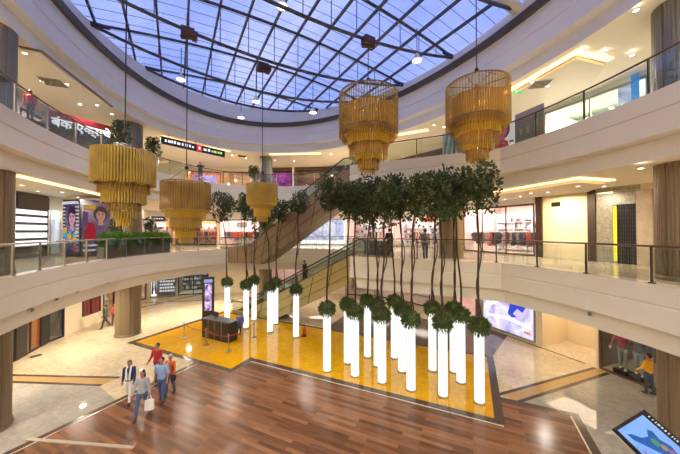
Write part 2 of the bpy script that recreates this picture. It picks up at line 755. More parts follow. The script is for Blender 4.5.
STN = [-11.9, -8.1, -4.3, -.5, 3.4, 7.2, 11.0]
m = -14.0
while m < 14.2:
    if min(abs(m - s) for s in STN) > .3 and half(m) > 1:
        obj('purlin', MB().tube([L(p) for p in arc(m, lambda n: vz(n) + .03, 8)], .015, 4), truss_paint, sky)
    m += .77
SAG = 1.25
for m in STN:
    h = half(m)
    tr = obj('truss', MB().tube([L(p) for p in arc(m, lambda n: vz(n) - .06)], .075, 6), truss_paint, sky)
    bot = lambda n, h=h: vz(h) - .1 - SAG * (1 - (n / h) ** 2) * min(1, h / 8)
    obj('tie_chord', MB().tube([L(p) for p in arc(m, bot)], .085, 6), truss_paint, tr)
    st = MB()
    for n in RAFT:
        if abs(n) < h - .8:
            st.tube([L(mn(m, n, vz(n))), L(mn(m, n, bot(n)))], .022, 5)
    obj('strut', st, truss_paint, tr)
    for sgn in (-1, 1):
        obj('end_bracket', MB().tube([L(mn(m, sgn * (h - (1.3 if m == -4.3 else .75)), vz(h) - .02)), L(mn(m, sgn * (h + .12), vz(h) - .02))], .27 if m == -4.3 else .10, 10), fascia_paint if m == -4.3 else truss_paint, tr)  # one truss has paler ends: warm light on them put into the colour


def chord_z(m, n):
    h = half(m)
    return vz(h) - .1 - SAG * (1 - (n / h) ** 2) * min(1, h / 8)


# ------------------------------------------------------------------ balcony railings
def railing(name, label, path, z, glassm, postm, railm, step=1.55, ht=1.1):
    P = []
    # resample the path to even stations
    d = [0.0]
    for i in range(1, len(path)):
        d.append(d[-1] + (V(path[i]) - V(path[i - 1])).length)
    K = max(1, round(d[-1] / step))

    def at(s):
        for i in range(1, len(path)):
            if s <= d[i] + 1e-6:
                return V(path[i - 1]).lerp(V(path[i]), (s - d[i - 1]) / max(1e-9, d[i] - d[i - 1]))
        return V(path[-1])
    P = [at(d[-1] * k / K) for k in range(K + 1)]
    o3 = V((P[0].x, P[0].y, z))
    t = thing(name, label, 'railing', o3)
    top = []
    for k in range(K * 2 + 1):
        q = at(d[-1] * k / (2 * K))
        top.append(V((q.x - o3.x, q.y - o3.y, ht)))
    obj('handrail', MB().tube(top, .035, 8), railm, t)
    for k in range(K + 1):
        q = P[k] - o3.to_2d()
        b = MB().box((q.x, q.y, ht / 2), (.05, .05, ht - .02))
        b.box((q.x, q.y, .02), (.12, .12, .04))
        obj('post', b, postm, t)
        if k < K:
            r = P[k + 1] - o3.to_2d()
            dd = (r - q).normalized() * .06
            obj('glass_panel', MB().seg(q + dd, r - dd, .06, ht - .08, -.006, .006), glassm, t)
    return t


def vpath(a0, a1, o=.14, st=3):
    n = max(2, int(abs(a1 - a0) / st) + 1)
    return [ell(a0 + (a1 - a0) * i / n, o) for i in range(n + 1)]


nA = (PB - PA).normalized()
inAB = V((nA.y, -nA.x)) * .14       # set back from the platform edge
if inAB.y < 0:
    inAB = -inAB
railing('balcony_railing', 'glass railing with dark posts along the right and centre of the lower balcony', vpath(200, 105) + [PA + inAB + V((-.1, .1)), PB + inAB + AX * .15], Z1, rail_glass, dark_steel, rail_brown, 2.0)
railing('balcony_railing', 'grey glass railing with steel posts along the curved left side of the lower balcony', vpath(212, 351), Z1, rail_glass_dark, steel, steel, 1.5)
railing('balcony_railing', 'glass railing behind the escalators at the far end of the lower balcony', vpath(373, 424), Z1, rail_glass, steel, steel, 1.8)
railing('balcony_railing', 'glass railing with dark posts along the right side of the upper balcony', vpath(200, 105) + [PA + inAB + V((-.1, .1)), PB + inAB + AX * .15], Z2, rail_glass, dark_steel, rail_brown, 2.0)
railing('balcony_railing', 'glass railing sweeping along the left and far side of the upper balcony', vpath(212, 424), Z2, rail_glass, steel, rail_brown, 1.8)

# ------------------------------------------------------------------ columns
col_stone = mat('ribbed column cladding', (.20, .14, .08), .35, var=.4, scale=45, bump=.05)
col_side = mat('column joint', (.30, .22, .13), .4, var=.1)
col_grey = mat('grey column cladding', (.17, .165, .155), .4, var=.3, scale=45)


def column(x, y, r, lv, m=None):
    z0, z1 = FLOOR[lv], CEIL[lv]
    n = 48
    mb = MB()
    # fluted shaft: narrow ribs between eight flat joints
    vs, fs = [], []
    ring = []
    for k in range(n * 4):
        a = 2 * pi * k / (n * 4)
        rr = r - (.012 if k % 4 == 0 else 0) - (.03 if k % 24 == 0 else 0)
        ring.append((x + rr * cos(a), y + rr * sin(a)))
    mb.prism(ring, z0 + .12, z1)
    mb.lathe([(r + .05, 0), (r + .05, .12), (r + .0, .14)], (x, y, z0), 40)
    return struct("column", mb, m or col_stone, "round ribbed brown column", "column")


COLS = [(-12.5, 9.8, .74), (10.98, 8.8, .74), (-14.3, 19.0, .72), (-7.3, 27.5, .62)]
for x, y, r in COLS:
    for lv in (0, 1, 2):
        column(x, y, r, lv, col_grey if lv == 2 else col_stone)
column(6.55, 16.5, .66, 1, mat('tan column cladding', (.30, .215, .11), .4, var=.1, scale=10))


# ------------------------------------------------------------------ escalators
esc_clad = mat('beige escalator cladding', (.24, .165, .095), .35, .1, var=.08, scale=3)
esc_clad2 = mat('olive escalator cladding', (.40, .32, .12), .35, .1, var=.08, scale=3)
esc_seam = mat('dark seam', (.05, .03, .02), .4, var=.1)
step_m = mat('ribbed step metal', (.16, .16, .16), .4, .6, var=.2, scale=30)
esc_under = mat('brown soffit', (.13, .085, .05), .4, var=.1)
esc_glass = glass('escalator glass', (.75, .82, .80), .12)


def escalator(label, zb, zt, t_top, t_bot, land_top, land_bot, clad, D, wo=.0):
    """t is the distance from the platform edge along -AX, w the width along BX"""
    t = thing('escalator', label, 'escalator', (PB.x, PB.y, 0))

    def P(tt, w, z):
        q = -AX * tt + BX * (w + wo)
        return V((q.x, q.y, z))

    def slab(name, prof, w0, w1, m, par=t):
        n = len(prof)
        vs = [P(a, w0, z) for a, z in prof] + [P(a, w1, z) for a, z in prof]
        fs = [tuple(range(n)), tuple(range(n, 2 * n))[::-1]] + [(i, n + i, n + (i + 1) % n, (i + 1) % n) for i in range(n)]
        return obj(name, MB().add(vs, fs), m, par)
    slope = (zt - zb) / (t_bot - t_top)
    dn = D - .22                                   # depth below the step line
    z_low = zb - 1.15 if zb > 1 else zb
    t_low = t_top + (zt - dn - z_low) / slope      # where the sloping soffit meets the bottom

    def line(a):
        return zt if a < t_top else zb if a > t_bot else zt - (a - t_top) * slope
    top = [(land_top, zt), (t_top, zt), (t_bot, zb), (land_bot, zb)]
    bot = ([(land_bot, z_low)] if zb > 1 else [(land_bot, z_low - .001)]) + [(t_low, z_low), (t_top + .4, zt - dn - .4 * slope), (land_top, zt - dn)]
    slab('truss_body', [(a, z - .02) for a, z in top] + bot, .12, 1.58, esc_under)
    for w0, w1 in ((.0, .12), (1.58, 1.70)):
        s = slab('side_cladding', [(a, z + .22) for a, z in top] + bot, w0, w1, clad)
        sm = MB()
        ww = w0 - .012 if w0 < .5 else w1 + .012
        a = t_top + .4
        while a < land_bot - .3:                   # upright seams, square to the slope
            z1 = line(a) + .2
            a2 = a
            lean = .5 if t_top + 1 < a < t_bot - .6 else 0
            a2 = a + lean * dn * .55
            z2 = max(z_low + .02, line(a2) - dn if a2 < t_bot else z_low)
            if a2 <= t_low or zb > 1:
                z2 = max(z_low, zt - dn - max(0, a2 - t_top) * slope)
            sm.bar(P(a, ww, z1), P(a2, ww, z2), .035, .035)
            a += 1.55
        for f in (.34, .70):
            e = min(t_bot, t_top + (zt - dn * f - z_low) / slope)
            sm.bar(P(t_top, ww, zt + .2 - D * f), P(e, ww, zt + .2 - D * f - (e - t_top) * slope), .03, .03)
        sm.bar(P(t_top, ww, zt + .2), P(t_bot, ww, zb + .2), .05, .05)
        obj('seam', sm, esc_seam, s)
    rise = zt - zb
    K = int(rise / .2)
    st = MB()
    for k in range(K):
        f0, f1 = k / K, (k + 1) / K
        a0, a1 = t_top + (t_bot - t_top) * f0, t_top + (t_bot - t_top) * f1
        z = zt - rise * f1
        c = (P(a0, .85, z) + P(a1, .85, z)) / 2
        st.box((c.x, c.y, z + .09), (abs(a1 - a0), 1.0, .2), rz=atan2(AX.y, AX.x))
    obj('step', st, step_m, t)
    for w in (.06, 1.64):
        prof = [(land_top + .1, zt + .2), (t_top, zt + .2), (t_bot, zb + .2), (land_bot - .1, zb + .2), (land_bot - .1, zb + .95), (t_bot + .1, zb + .95), (t_top - .1, zt + .98), (land_top + .1, zt + .98)]
        slab('balustrade', prof, w - .01, w + .01, esc_glass)
        obj('handrail', MB().tube([P(land_top, w, zt + .8), P(land_top + .05, w, zt + 1.0), P(t_top - .1, w, zt + 1.02), P(t_bot + .1, w, zb + .99), P(land_bot - .05, w, zb + .98), P(land_bot, w, zb + .8)], .045, 8), black, t)
    return t


escalator('beige clad escalator rising from the lower balcony to the upper balcony', Z1, Z2, 1.4, 10.1, -.25, 13.1, esc_clad, 2.25, 1.9)
escalator('olive clad escalator rising from the amber floor to the lower balcony', 0.03, Z1, .2, 10.4, -.25, 11.8, esc_clad2, 1.9, 1.9)
# ------------------------------------------------------------------ chandeliers
gold_dense = rods('amber glass rods', (.50, .34, .06), .25, .05, trans=.15)
gold_core = rods('golden glass rods', (.66, .43, .04), .25, .03, trans=.2)
gold_clear = rods('clear honey glass rods', (.46, .38, .20), .15, .72, trans=.2)
gold_glow = emit('chandelier lamp', (1.0, .62, .22), 6.0)
brass = mat('dull brass', (.30, .21, .08), .35, .8, var=.15)
cable_m = mat('black cable', (.02, .02, .02), .5)


def chandelier(label, x, y, zt, H, R, tiers, zc, rodr=.036, hoist=True, glow=5):
    t = thing('chandelier', label, 'chandelier', (x, y, zt), group='tiered glass rod chandeliers')
    for fr, a, b, mm in tiers:
        r = R * fr
        n = max(14, int(2 * pi * r / (rodr * (2.9 if mm is gold_clear else 2.3))))
        mb = MB()
        for k in range(n):
            w = 2 * pi * (k + .5 * (a > 0)) / n
            j = .02 * H * sin(k * 5.3)
            px, py = r * cos(w), r * sin(w)
            mb.tube([(px, py, -a * H), (px, py, -b * H + j * .35)], rodr, 6, True, False)
        tier = obj('rod_tier', mb, mm, t)
        hp = MB()
        for k in range(36):
            w, w2 = 2 * pi * k / 36, 2 * pi * (k + 1) / 36
            hp.bar((r * cos(w), r * sin(w), -a * H - .02), (r * cos(w2), r * sin(w2), -a * H - .02), .03, .05)
        obj('hoop', hp, brass, tier)
    fr = MB()
    for k in range(8):
        w = 2 * pi * k / 8
        fr.bar((0, 0, -.05), (R * cos(w), R * sin(w), -.05), .03, .03)
    fr.tube([(0, 0, .1), (0, 0, -.93 * H)], .04, 8)
    obj('frame', fr, brass, t)
    wr = MB()
    hub = .55 + .15 * R
    for k in range(4):
        w = 2 * pi * k / 4 + .4
        wr.tube([(0, 0, hub), (R * .8 * cos(w), R * .8 * sin(w), 0)], .010, 5)
    wr.tube([(0, 0, hub), (0, 0, zc - zt)], .022, 6)
    wr.ball((0, 0, hub), .09, 10, 6)
    obj('suspension_cable', wr, cable_m, t)
    bl = MB()
    for k in range(7):
        w = 2 * pi * k / 7
        bl.ball((R * .5 * cos(w), R * .5 * sin(w), -.12 * H), .05, 8, 6)
    bl.ball((0, 0, -.80 * H), .06, 8, 6)
    obj('bulb', bl, gold_glow, t)
    for f, e in ((-.35, glow), (-.75, glow * .6)):
        d = bpy.data.lights.new('chandelier_bulb', 'POINT')
        d.energy = e
        d.color = (1, .68, .30)
        d.shadow_soft_size = .12
        lo = bpy.data.objects.new('chandelier_bulb', d)
        COL.objects.link(lo)
        lo.parent = t
        lo.location = (0, 0, f * H)
    if hoist:
        h = MB().box((0, 0, zc - zt - .12), (.55, .42, .34), rz=.53)
        h.box((.3 * cos(.53), .3 * sin(.53), zc - zt - .2), (.22, .5, .22), rz=.53)
        h.tube([(-.3, 0, zc - zt - .3), (.3, .1, zc - zt - .3)], .10, 8)
        obj('hoist', h, mat('maroon hoist box', (.06, .025, .025), .5, var=.3), t)
    return t


T3 = [(1.0, 0, .44, gold_dense), (.93, .02, .45, gold_dense), (.80, .38, .56, gold_clear), (.68, .34, .70, gold_dense), (.60, .40, .69, gold_dense), (.50, .62, .80, gold_clear), (.38, .60, .90, gold_dense), (.22, .80, 1.0, gold_core)]
T4 = [(1.0, 0, .53, gold_clear), (.80, .16, .52, gold_core), (.90, .45, .58, gold_clear), (.70, .45, .65, gold_core), (.64, .55, .80, gold_clear), (.44, .56, .84, gold_core), (.34, .74, .95, gold_clear), (.24, .74, .95, gold_core), (.20, .90, 1.0, gold_clear)]
T3w = [(1.0, 0, .46, gold_clear), (.94, .03, .50, gold_dense), (.80, .1, .60, gold_core), (.62, .45, .76, gold_dense), (.55, .6, .82, gold_clear), (.40, .60, .92, gold_core), (.26, .80, 1.0, gold_dense)]
T2 = [(1.0, 0, .50, gold_dense), (.92, .02, .56, gold_core), (.74, .40, .66, gold_dense), (.52, .5, .86, gold_core), (.34, .7, 1.0, gold_dense)]
chandelier('dense amber rod chandelier hanging in front of the left grey column, three tiers', -7.56, 9.8, 9.72, 2.6, .90, T3, 17.9, hoist=False)
chandelier('amber rod chandelier between the leftmost chandelier and the small far one', -7.04, 12.8, 9.15, 2.7, 1.0, T3w, chord_z(3.4, -4.1))
chandelier('smallest farthest amber chandelier, hanging in front of the far grey column', -4.2, 15.1, 9.45, 2.0, .80, T2, chord_z(3.4, -.5), .024)
chandelier('tall four tiered golden chandelier hanging over the middle of the tree cluster', 1.34, 13.2, 13.4, 3.75, 1.36, T4, chord_z(-.5, 3.3), .042, True, 25)
chandelier('tall four tiered golden chandelier hanging nearest the right balcony, lit at its core', 6.0, 12.2, 13.3, 3.4, 1.26, T4, 17.2, .042, False, 60)

# ------------------------------------------------------------------ pendant work lamps under the skylight
lamp_shell = mat('white lamp shell', (.7, .7, .7), .4, var=.05)
lamp_glow = emit('white lamp face', (1, .97, .9), 2.5)


def pendant(label, px, py, y):
    p = at_y(px, py, y)
    t = thing('pendant_lamp', label, 'lamp', p, group='white pendant lamps under the skylight')
    n = (p.to_2d() - EC).dot(EN)
    top = vz(n) - p.z - .1
    obj('rod', MB().tube([(0, 0, .3), (0, 0, top)], .022, 6), truss_paint, t)
    obj('shade', MB().lathe([(.05, .42), (.09, .36), (.20, .12), (.28, .0), (.26, .0), (.18, .1)], (0, 0, 0), 20, True, False), lamp_shell, t)
    obj('bulb_face', MB().lathe([(.0, .02), (.25, .02), (.25, .05), (.0, .05)], (0, 0, 0), 20, False, False), lamp_glow, t)
    d = bpy.data.lights.new('pendant_bulb', 'SPOT')
    d.energy = 160
    d.color = (1, .93, .80)
    d.spot_size = radians(105)
    d.spot_blend = .6
    d.shadow_soft_size = .07
    o = bpy.data.objects.new('pendant_bulb', d)
    COL.objects.link(o)
    o.parent = t
    o.location = (0, 0, -.05)


pendant('white pendant lamp under the skylight nearest the top edge, brightest of them', 282, 7, 12.2)
pendant('white pendant lamp at the left side of the skylight', 181, 80, 16.5)
pendant('white pendant lamp low over the far rim of the skylight', 256, 102, 18.6)
pendant('white pendant lamp between the two tall golden chandeliers', 417, 61, 14.6)
pendant('faint white pendant lamp above the far bronze band', 241, 118, 21.0)
pendant('faint white pendant lamp left of the centre chandelier near the far rim', 313, 113, 19.4)

# ------------------------------------------------------------------ glowing pedestals and the trees on them
ped_glow = emit('lit milk acrylic', (1.0, 1.0, .90), .98, .03, 1.2)
ped_base = mat('grey metal foot', (.35, .33, .28), .35, .6, var=.1)
bark = mat('brown bark', (.065, .032, .019), .8, var=.35, scale=18)
leaf_m = [mat('dark tree leaf', (.034, .054, .012), .45, var=.45, scale=3), mat('mid tree leaf', (.052, .076, .016), .45, var=.45, scale=3)]
moss_m = mat('grassy tuft', (.075, .115, .026), .6, var=.5, scale=9)


def leaf(mb, p, d, L, W, rnd):
    """one bent leaf"""
    d = d.normalized()
    s = d.cross(V((rnd.uniform(-1, 1), rnd.uniform(-1, 1), rnd.uniform(-1, 1))))
    s = s.normalized() if s.length > .01 else V((1, 0, 0))
    u = s.cross(d)
    a, b = p + d * L * .5 + u * L * .12, p + d * L
    mb.add([p, a + s * W / 2, b, a - s * W / 2], [(0, 1, 2), (0, 2, 3)])


def canopy_mesh(seed, nl=1150):
    rnd = random.Random(seed)
    mb = MB()
    blobs = []
    for k in range(17):
        w = rnd.uniform(0, 2 * pi)
        zz = rnd.uniform(-.62, .78)
        rr = .62 * sqrt(max(0, 1 - zz * zz * .9)) * rnd.uniform(.45, 1.0)
        blobs.append((V((rr * cos(w), rr * sin(w), zz)), rnd.uniform(.26, .40)))
    blobs.append((V((0, 0, .1)), .5))
    for k in range(nl):
        c, r = blobs[rnd.randrange(len(blobs))]
        d = V((rnd.gauss(0, 1), rnd.gauss(0, 1), rnd.gauss(0, 1))).normalized()
        p = c + d * r * rnd.uniform(.55, 1.0)
        dd = d + V((rnd.gauss(0, .5), rnd.gauss(0, .5), rnd.gauss(0, .5) - .2))
        leaf(mb, p, dd, rnd.uniform(.13, .22), rnd.uniform(.07, .12), rnd)
    # twigs
    for c, r in blobs:
        mb.tube([V((0, 0, -.75)), c * .6 + V((0, 0, -.2)), c], [.022, .014, .006], 4)
    me = mb.mesh('foliage')
    me.materials.append(leaf_m[seed % 2])
    return me


def tuft_mesh(seed):
    rnd = random.Random(seed)
    mb = MB()
    mb.ball((0, 0, 0), (.32, .32, .26), 14, 8)
    for k in range(620):
        d = V((rnd.gauss(0, 1), rnd.gauss(0, 1), rnd.gauss(0, .8) + .12)).normalized()
        p = V((d.x * .30, d.y * .30, d.z * .25))
        leaf(mb, p, d + V((0, 0, -.5 if d.z < .1 else 0)), rnd.uniform(.14, .24), .035, rnd)
    me = mb.mesh('grassy_tuft')
    me.materials.append(moss_m)
    return me


CAN = [canopy_mesh(s) for s in range(6)]
TUF = [tuft_mesh(s) for s in range(3)]
PH = 2.85
ped_me = MB().lathe([(.0, .06), (.192, .06), (.192, PH - .02), (.19, PH), (0, PH)], (0, 0, 0), 28, True, False).mesh('lit_tube')
ped_me.materials.append(ped_glow)
foot_me = MB().lathe([(0, 0), (.212, 0), (.212, .05), (.192, .065), (0, .065)], (0, 0, 0), 28, False, False).mesh('foot_ring')
foot_me.materials.append(ped_base)
# photograph column and floor row of each pedestal; canopy top row in the photograph
RIGHT = [(479.5, 402.5, 160), (461, 382.5, 170), (454, 372, 178), (443, 396, 172), (432.5, 370.5, 168), (411, 390, 172), (402, 371.5, 176), (394.5, 358, 182),
         (382, 382.5, 180), (377.5, 366, 184), (367.5, 357, 178), (355, 376, 182), (347.5, 363, 176), (327, 371, 172)]
LEFT = [(227, 323, 192), (246, 328, 192), (254, 320, 196), (270, 332, 198), (275.5, 324, 200), (296, 337, 188)]
rt = random.Random(11)
for grp, lst in (('r', RIGHT), ('l', LEFT)):
    for i, (px, py, pt) in enumerate(lst):
        p = at_z(px, py, .022)
        side = 'right in the cluster of fourteen' if grp == 'r' else 'left in the cluster of six by the escalator'
        t = thing('glowing_pedestal', 'white glowing pedestal, %s from the %s' % (ORD[i], side), 'pedestal lamp', p, group='glowing white pedestals under the trees')
        obj('lit_tube', ped_me, None, t)
        obj('foot_ring', foot_me, None, t)
        q = p + V((0, 0, PH))
        ztop = at_y(px, pt, p.y).z
        rc = rt.uniform(.98, 1.16)
        if grp == 'r':
            rc = min(rc, max(.72, 15.7 - p.to_2d().dot(BX)))
        elif px in (254, 275.5, 296):
            rc = .85
        zc = min(ztop, 9.9) - rc * 1.1 - q.z
        lx, ly = rt.uniform(-.42, .3), rt.uniform(-.3, .05)
        t = thing('potted_tree', 'slim tree on the pedestal %s from %s' % (ORD[i], side), 'tree', q, group='slim trees growing from the pedestals')
        pts, rs = [], []
        ph1, ph2 = rt.uniform(0, 6), rt.uniform(0, 6)
        for k in range(13):
            f = k / 12
            wob = .05 * sin(pi * f)
            pts.append((lx * f * f + wob * sin(7 * f + ph1), ly * f + wob * sin(6 * f + ph2), .2 + (zc - .45) * f))
            rs.append(.052 - .022 * f)
        obj('trunk', MB().tube(pts, rs, 7), bark, t)
        if rt.random() < .6:      # a second stem twisting beside the first
            pts2 = [(a[0] + .09 * sin(4 * k / 12 * pi + 1) + .05, a[1] + .05, a[2]) for k, a in enumerate(pts)]
            obj('trunk', MB().tube(pts2, [r * .7 for r in rs], 6), bark, t)
        fo = obj('foliage', CAN[rt.randrange(6)], None, t, (pts[-1][0], pts[-1][1], zc), rt.uniform(0, 6.28))
        fo.scale = (rc * .95, rc * .95, rc * 1.08)
        tf = obj('grassy_tuft', TUF[rt.randrange(3)], None, t, (0, 0, .22), rt.uniform(0, 6.28))
        tf.scale = (.98, .98, 1.05)
# ------------------------------------------------------------------ people
skin_m = mat('brown skin', (.36, .19, .11), .5, var=.08)
hair_m = mat('dark hair', (.018, .012, .010), .5, var=.2)
hair_b = mat('brown hair', (.10, .045, .022), .5, var=.2)
eye_m = mat('dark eye', (.01, .01, .01), .2)
shoe_m = mat('dark shoe', (.03, .025, .022), .4)


def baked(mb, voxel, smooth=2):
    """close the overlapping volumes into one continuous surface"""
    me = mb.mesh('figure')
    o = bpy.data.objects.new('figure', me)
    COL.objects.link(o)
    r = o.modifiers.new('r', 'REMESH')
    r.mode = 'VOXEL'
    r.voxel_size = voxel
    r.use_smooth_shade = True
    s = o.modifiers.new('s', 'SMOOTH')
    s.iterations = smooth
    s.factor = .5
    dg = bpy.context.evaluated_depsgraph_get()
    out = bpy.data.meshes.new_from_object(o.evaluated_get(dg))
    bpy.data.objects.remove(o)
    bpy.data.meshes.remove(me)
    return out


def loft(mb, rings, n=16):
    """closed stack of ellipses (x, y, z, rx, ry)"""
    vs, fs = [], []
    for cx, cy, cz, rx, ry in rings:
        for k in range(n):
            w = 2 * pi * k / n
            vs.append((cx + rx * cos(w), cy + ry * sin(w), cz))
    for i in range(len(rings) - 1):
        for k in range(n):
            k2 = (k + 1) % n
            fs.append((i * n + k, i * n + k2, (i + 1) * n + k2, (i + 1) * n + k))
    fs.append(tuple(range(n))[::-1])
    fs.append(tuple(range(len(vs) - n, len(vs))))
    mb.add(vs, fs)


def limb(mb, pts, rs):
    mb.tube(pts, rs, 12)
    for p, r in zip(pts, rs):
        mb.ball(p, r, 12, 8)


def person(label, loc, rz, h=1.7, legs=((0, 0), (0, 0)), arms=((5, 8, 12), (5, 8, 12)), top=(.3, .3, .3), bottom=(.1, .13, .25), shoes=None, hair=hair_m,
           long_hair=False, sleeve=1.0, lean=0, turn=0, fem=False, skirt=False, name='person', cat='person', skin=None, group=None, collar=None, cap=None, hood=None):
    t = thing(name, label, cat, loc, rz, group)
    S = h / 1.7
    skin = skin or skin_m
    ll = []
    for i, (a, b) in enumerate(legs):
        x = .088 if i == 0 else -.088
        a, b = radians(a), radians(b)
        hip = V((x, 0, .90))
        kn = hip + V((0, -sin(a), -cos(a))) * .42
        an = kn + V((x * .1, -sin(a - b), -cos(a - b))) * .40
        ll.append((hip, kn, an))
    dz = .08 - min(l[2].z for l in ll)
    dv = V((0, 0, dz))
    ll = [tuple(p + dv for p in l) for l in ll]
    le = radians(lean)
    LM = Matrix.Rotation(le, 4, 'X')
    piv = V((0, 0, .92 + dz))

    def up(p):
        """upper body point, leaned forward about the hips"""
        return LM @ (V(p) + dv - piv) + piv

    sw = .165 if fem else .19
    al = []
    for i, (sf, so, eb) in enumerate(arms):
        sx = 1 if i == 0 else -1
        sh = V((sw * sx, 0, 1.385))
        a, o_, e = radians(sf), radians(so), radians(eb)
        d1 = V((sin(o_) * sx, -sin(a) * cos(o_), -cos(a) * cos(o_)))
        el = sh + d1 * .28
        a2 = a + e
        d2 = V((sin(o_) * sx * .4, -sin(a2), -cos(a2))).normalized()
        wr = el + d2 * .245
        al.append((up(sh), up(el), up(wr), (LM.to_3x3() @ d2).normalized(), sx))
    hd = V((0, -.015, 1.585))
    TM = Matrix.Rotation(radians(turn), 3, 'Z')

    def head(p):
        return up(TM @ (V(p) - hd) + hd)
    W = .9 if fem else 1.0
    torso = [(.80, .14, .10), (.90, .162, .112), (1.02, .135 * W, .10), (1.14, .145 * W, .108), (1.28, .168 * W, .115), (1.37, .16 * W, .10), (1.425, .10, .08)]

    def trunk(mb, g=0.0, z0=0, z1=9):
        vs = [(z, rx + g, ry + g) for z, rx, ry in torso if z0 <= z <= z1]
        n = 18
        pts, fs = [], []
        for z, rx, ry in vs:
            for k in range(n):
                w = 2 * pi * k / n
                pts.append(up((rx * cos(w), ry * sin(w), z)))
        for i in range(len(vs) - 1):
            for k in range(n):
                k2 = (k + 1) % n
                fs.append((i * n + k, i * n + k2, (i + 1) * n + k2, (i + 1) * n + k))
        fs.append(tuple(range(n))[::-1])
        fs.append(tuple(range(len(pts) - n, len(pts))))
        mb.add(pts, fs)
    b = MB()
    trunk(b)
    limb(b, [up((0, .01, 1.40)), up((0, 0, 1.47)), head((0, -.005, 1.52))], [.06, .052, .05])
    b.ball(head((0, .0, 1.615)), (.074, .092, .098), 18, 12)
    b.ball(head((0, -.03, 1.545)), (.052, .062, .058), 14, 10)
    b.ball(head((0, -.098, 1.575)), (.014, .02, .022), 8, 6)      # nose
    b.ball(head((0, -.086, 1.545)), (.024, .012, .010), 8, 6)     # lips
    for sx in (-1, 1):
        b.ball(head((.077 * sx, .008, 1.585)), (.012, .022, .032), 8, 6)
    for sh, el, wr, d, sx in al:
        limb(b, [sh, sh.lerp(el, .5), el, el.lerp(wr, .4), wr], [.055, .047, .038, .037, .026])
        side = d.cross(V((0, 1, 0)))
        side = (side if side.length > .2 else V((1, 0, 0))).normalized()
        pl = wr + d * .055
        fw = d.cross(side).normalized()
        limb(b, [wr, pl, wr + d * .09], [.026, .033, .028])
        curl = -fw if fw.y > 0 else fw
        for k, (ln, w) in enumerate(((.068, -.027), (.078, -.009), (.074, .009), (.058, .026))):
            r0 = wr + d * .085 + side * w
            k1 = r0 + (d + curl * .15) .normalized() * ln * .5
            k2 = k1 + (d + curl * .8).normalized() * ln * .5
            limb(b, [r0, k1, k2], [.0115, .0105, .0095])
        r0 = wr + d * .035 + side * .024 * -1
        limb(b, [r0, r0 + (d * .6 - side + curl * .3).normalized() * .034, r0 + (d - side * .5 + curl * .5).normalized() * .062], [.014, .012, .010])
    for hip, kn, an in ll:
        limb(b, [hip, hip.lerp(kn, .5), kn, kn.lerp(an, .35), an], [.088, .072, .052, .05, .034])
        b.ball(an + V((0, -.06, -.045)), (.036, .10, .032), 12, 8)
    me = baked(b, .0115, 1)
    body = obj('body', me, skin, t)
    for sx in (-1, 1):
        obj('eye', MB().ball(head((.028 * sx, -.086, 1.598)), .010, 8, 6), eye_m, t)
    # clothes
    s = MB()
    trunk(s, .016, .85, 1.43)
    for sh, el, wr, d, sx in al:
        end = el.lerp(wr, max(0, sleeve * 2 - 1) * .93) if sleeve > .5 else sh.lerp(el, sleeve * 2 * .9)
        if sleeve > .5:
            limb(s, [sh, el, end], [.068, .054, .042])
        else:
            limb(s, [sh, end], [.068, .062])
    if name == 'person' or top is not None:
        sm = mat('cloth %.2f %.2f %.2f' % tuple(top), top, .8, var=.15, scale=12)
        obj('top', baked(s, .014, 2), sm, t)
    p = MB()
    trunk(p, .010, .80, 1.0)
    bm = mat('cloth %.2f %.2f %.2f' % tuple(bottom), bottom, .8, var=.15, scale=12)
    for hip, kn, an in ll:
        limb(p, [hip, hip.lerp(kn, .5), kn, an + V((0, 0, .015))], [.098, .084, .068, .056])
    obj('trousers', baked(p, .014, 2), bm, t)
    for hip, kn, an in ll:
        obj('shoe', MB().ball(an + V((0, -.055, -.04)), (.046, .125, .042), 14, 8), shoes or shoe_m, t)
    if hair is not None:
        hh = MB()
        hh.ball(head((0, .018, 1.635)), (.086, .094, .092), 18, 12)
        hh.ball(head((0, .05, 1.59)), (.078, .06, .08), 14, 10)
        if long_hair:
            hh.ball(head((0, .07, 1.50)), (.085, .045, .14), 14, 10)
        obj('hair', baked(hh, .012, 1), hair, t)
    if cap is not None:
        c = MB()
        c.ball(head((0, .01, 1.655)), (.092, .102, .075), 18, 10)
        obj('cap', c, cap, t)
    if collar is not None:
        c = MB()
        for sx in (-1, 1):
            limb(c, [up((.05 * sx, .03, 1.46)), up((.075 * sx, -.09, 1.38)), up((.06 * sx, -.135, 1.2)), up((.05 * sx, -.135, .98))], [.032, .038, .04, .04])
        limb(c, [up((-.06, .05, 1.47)), up((0, .07, 1.47)), up((.06, .05, 1.47))], [.035] * 3)
        obj('scarf', baked(c, .014, 2), collar, t)
    t.scale = (S, S, S)
    t['_hands'] = 0
    del t['_hands']
    hands = [Matrix.Rotation(rz, 3, 'Z') @ (wr + d * .11) * S + V(loc) for sh, el, wr, d, sx in al]
    return t, hands


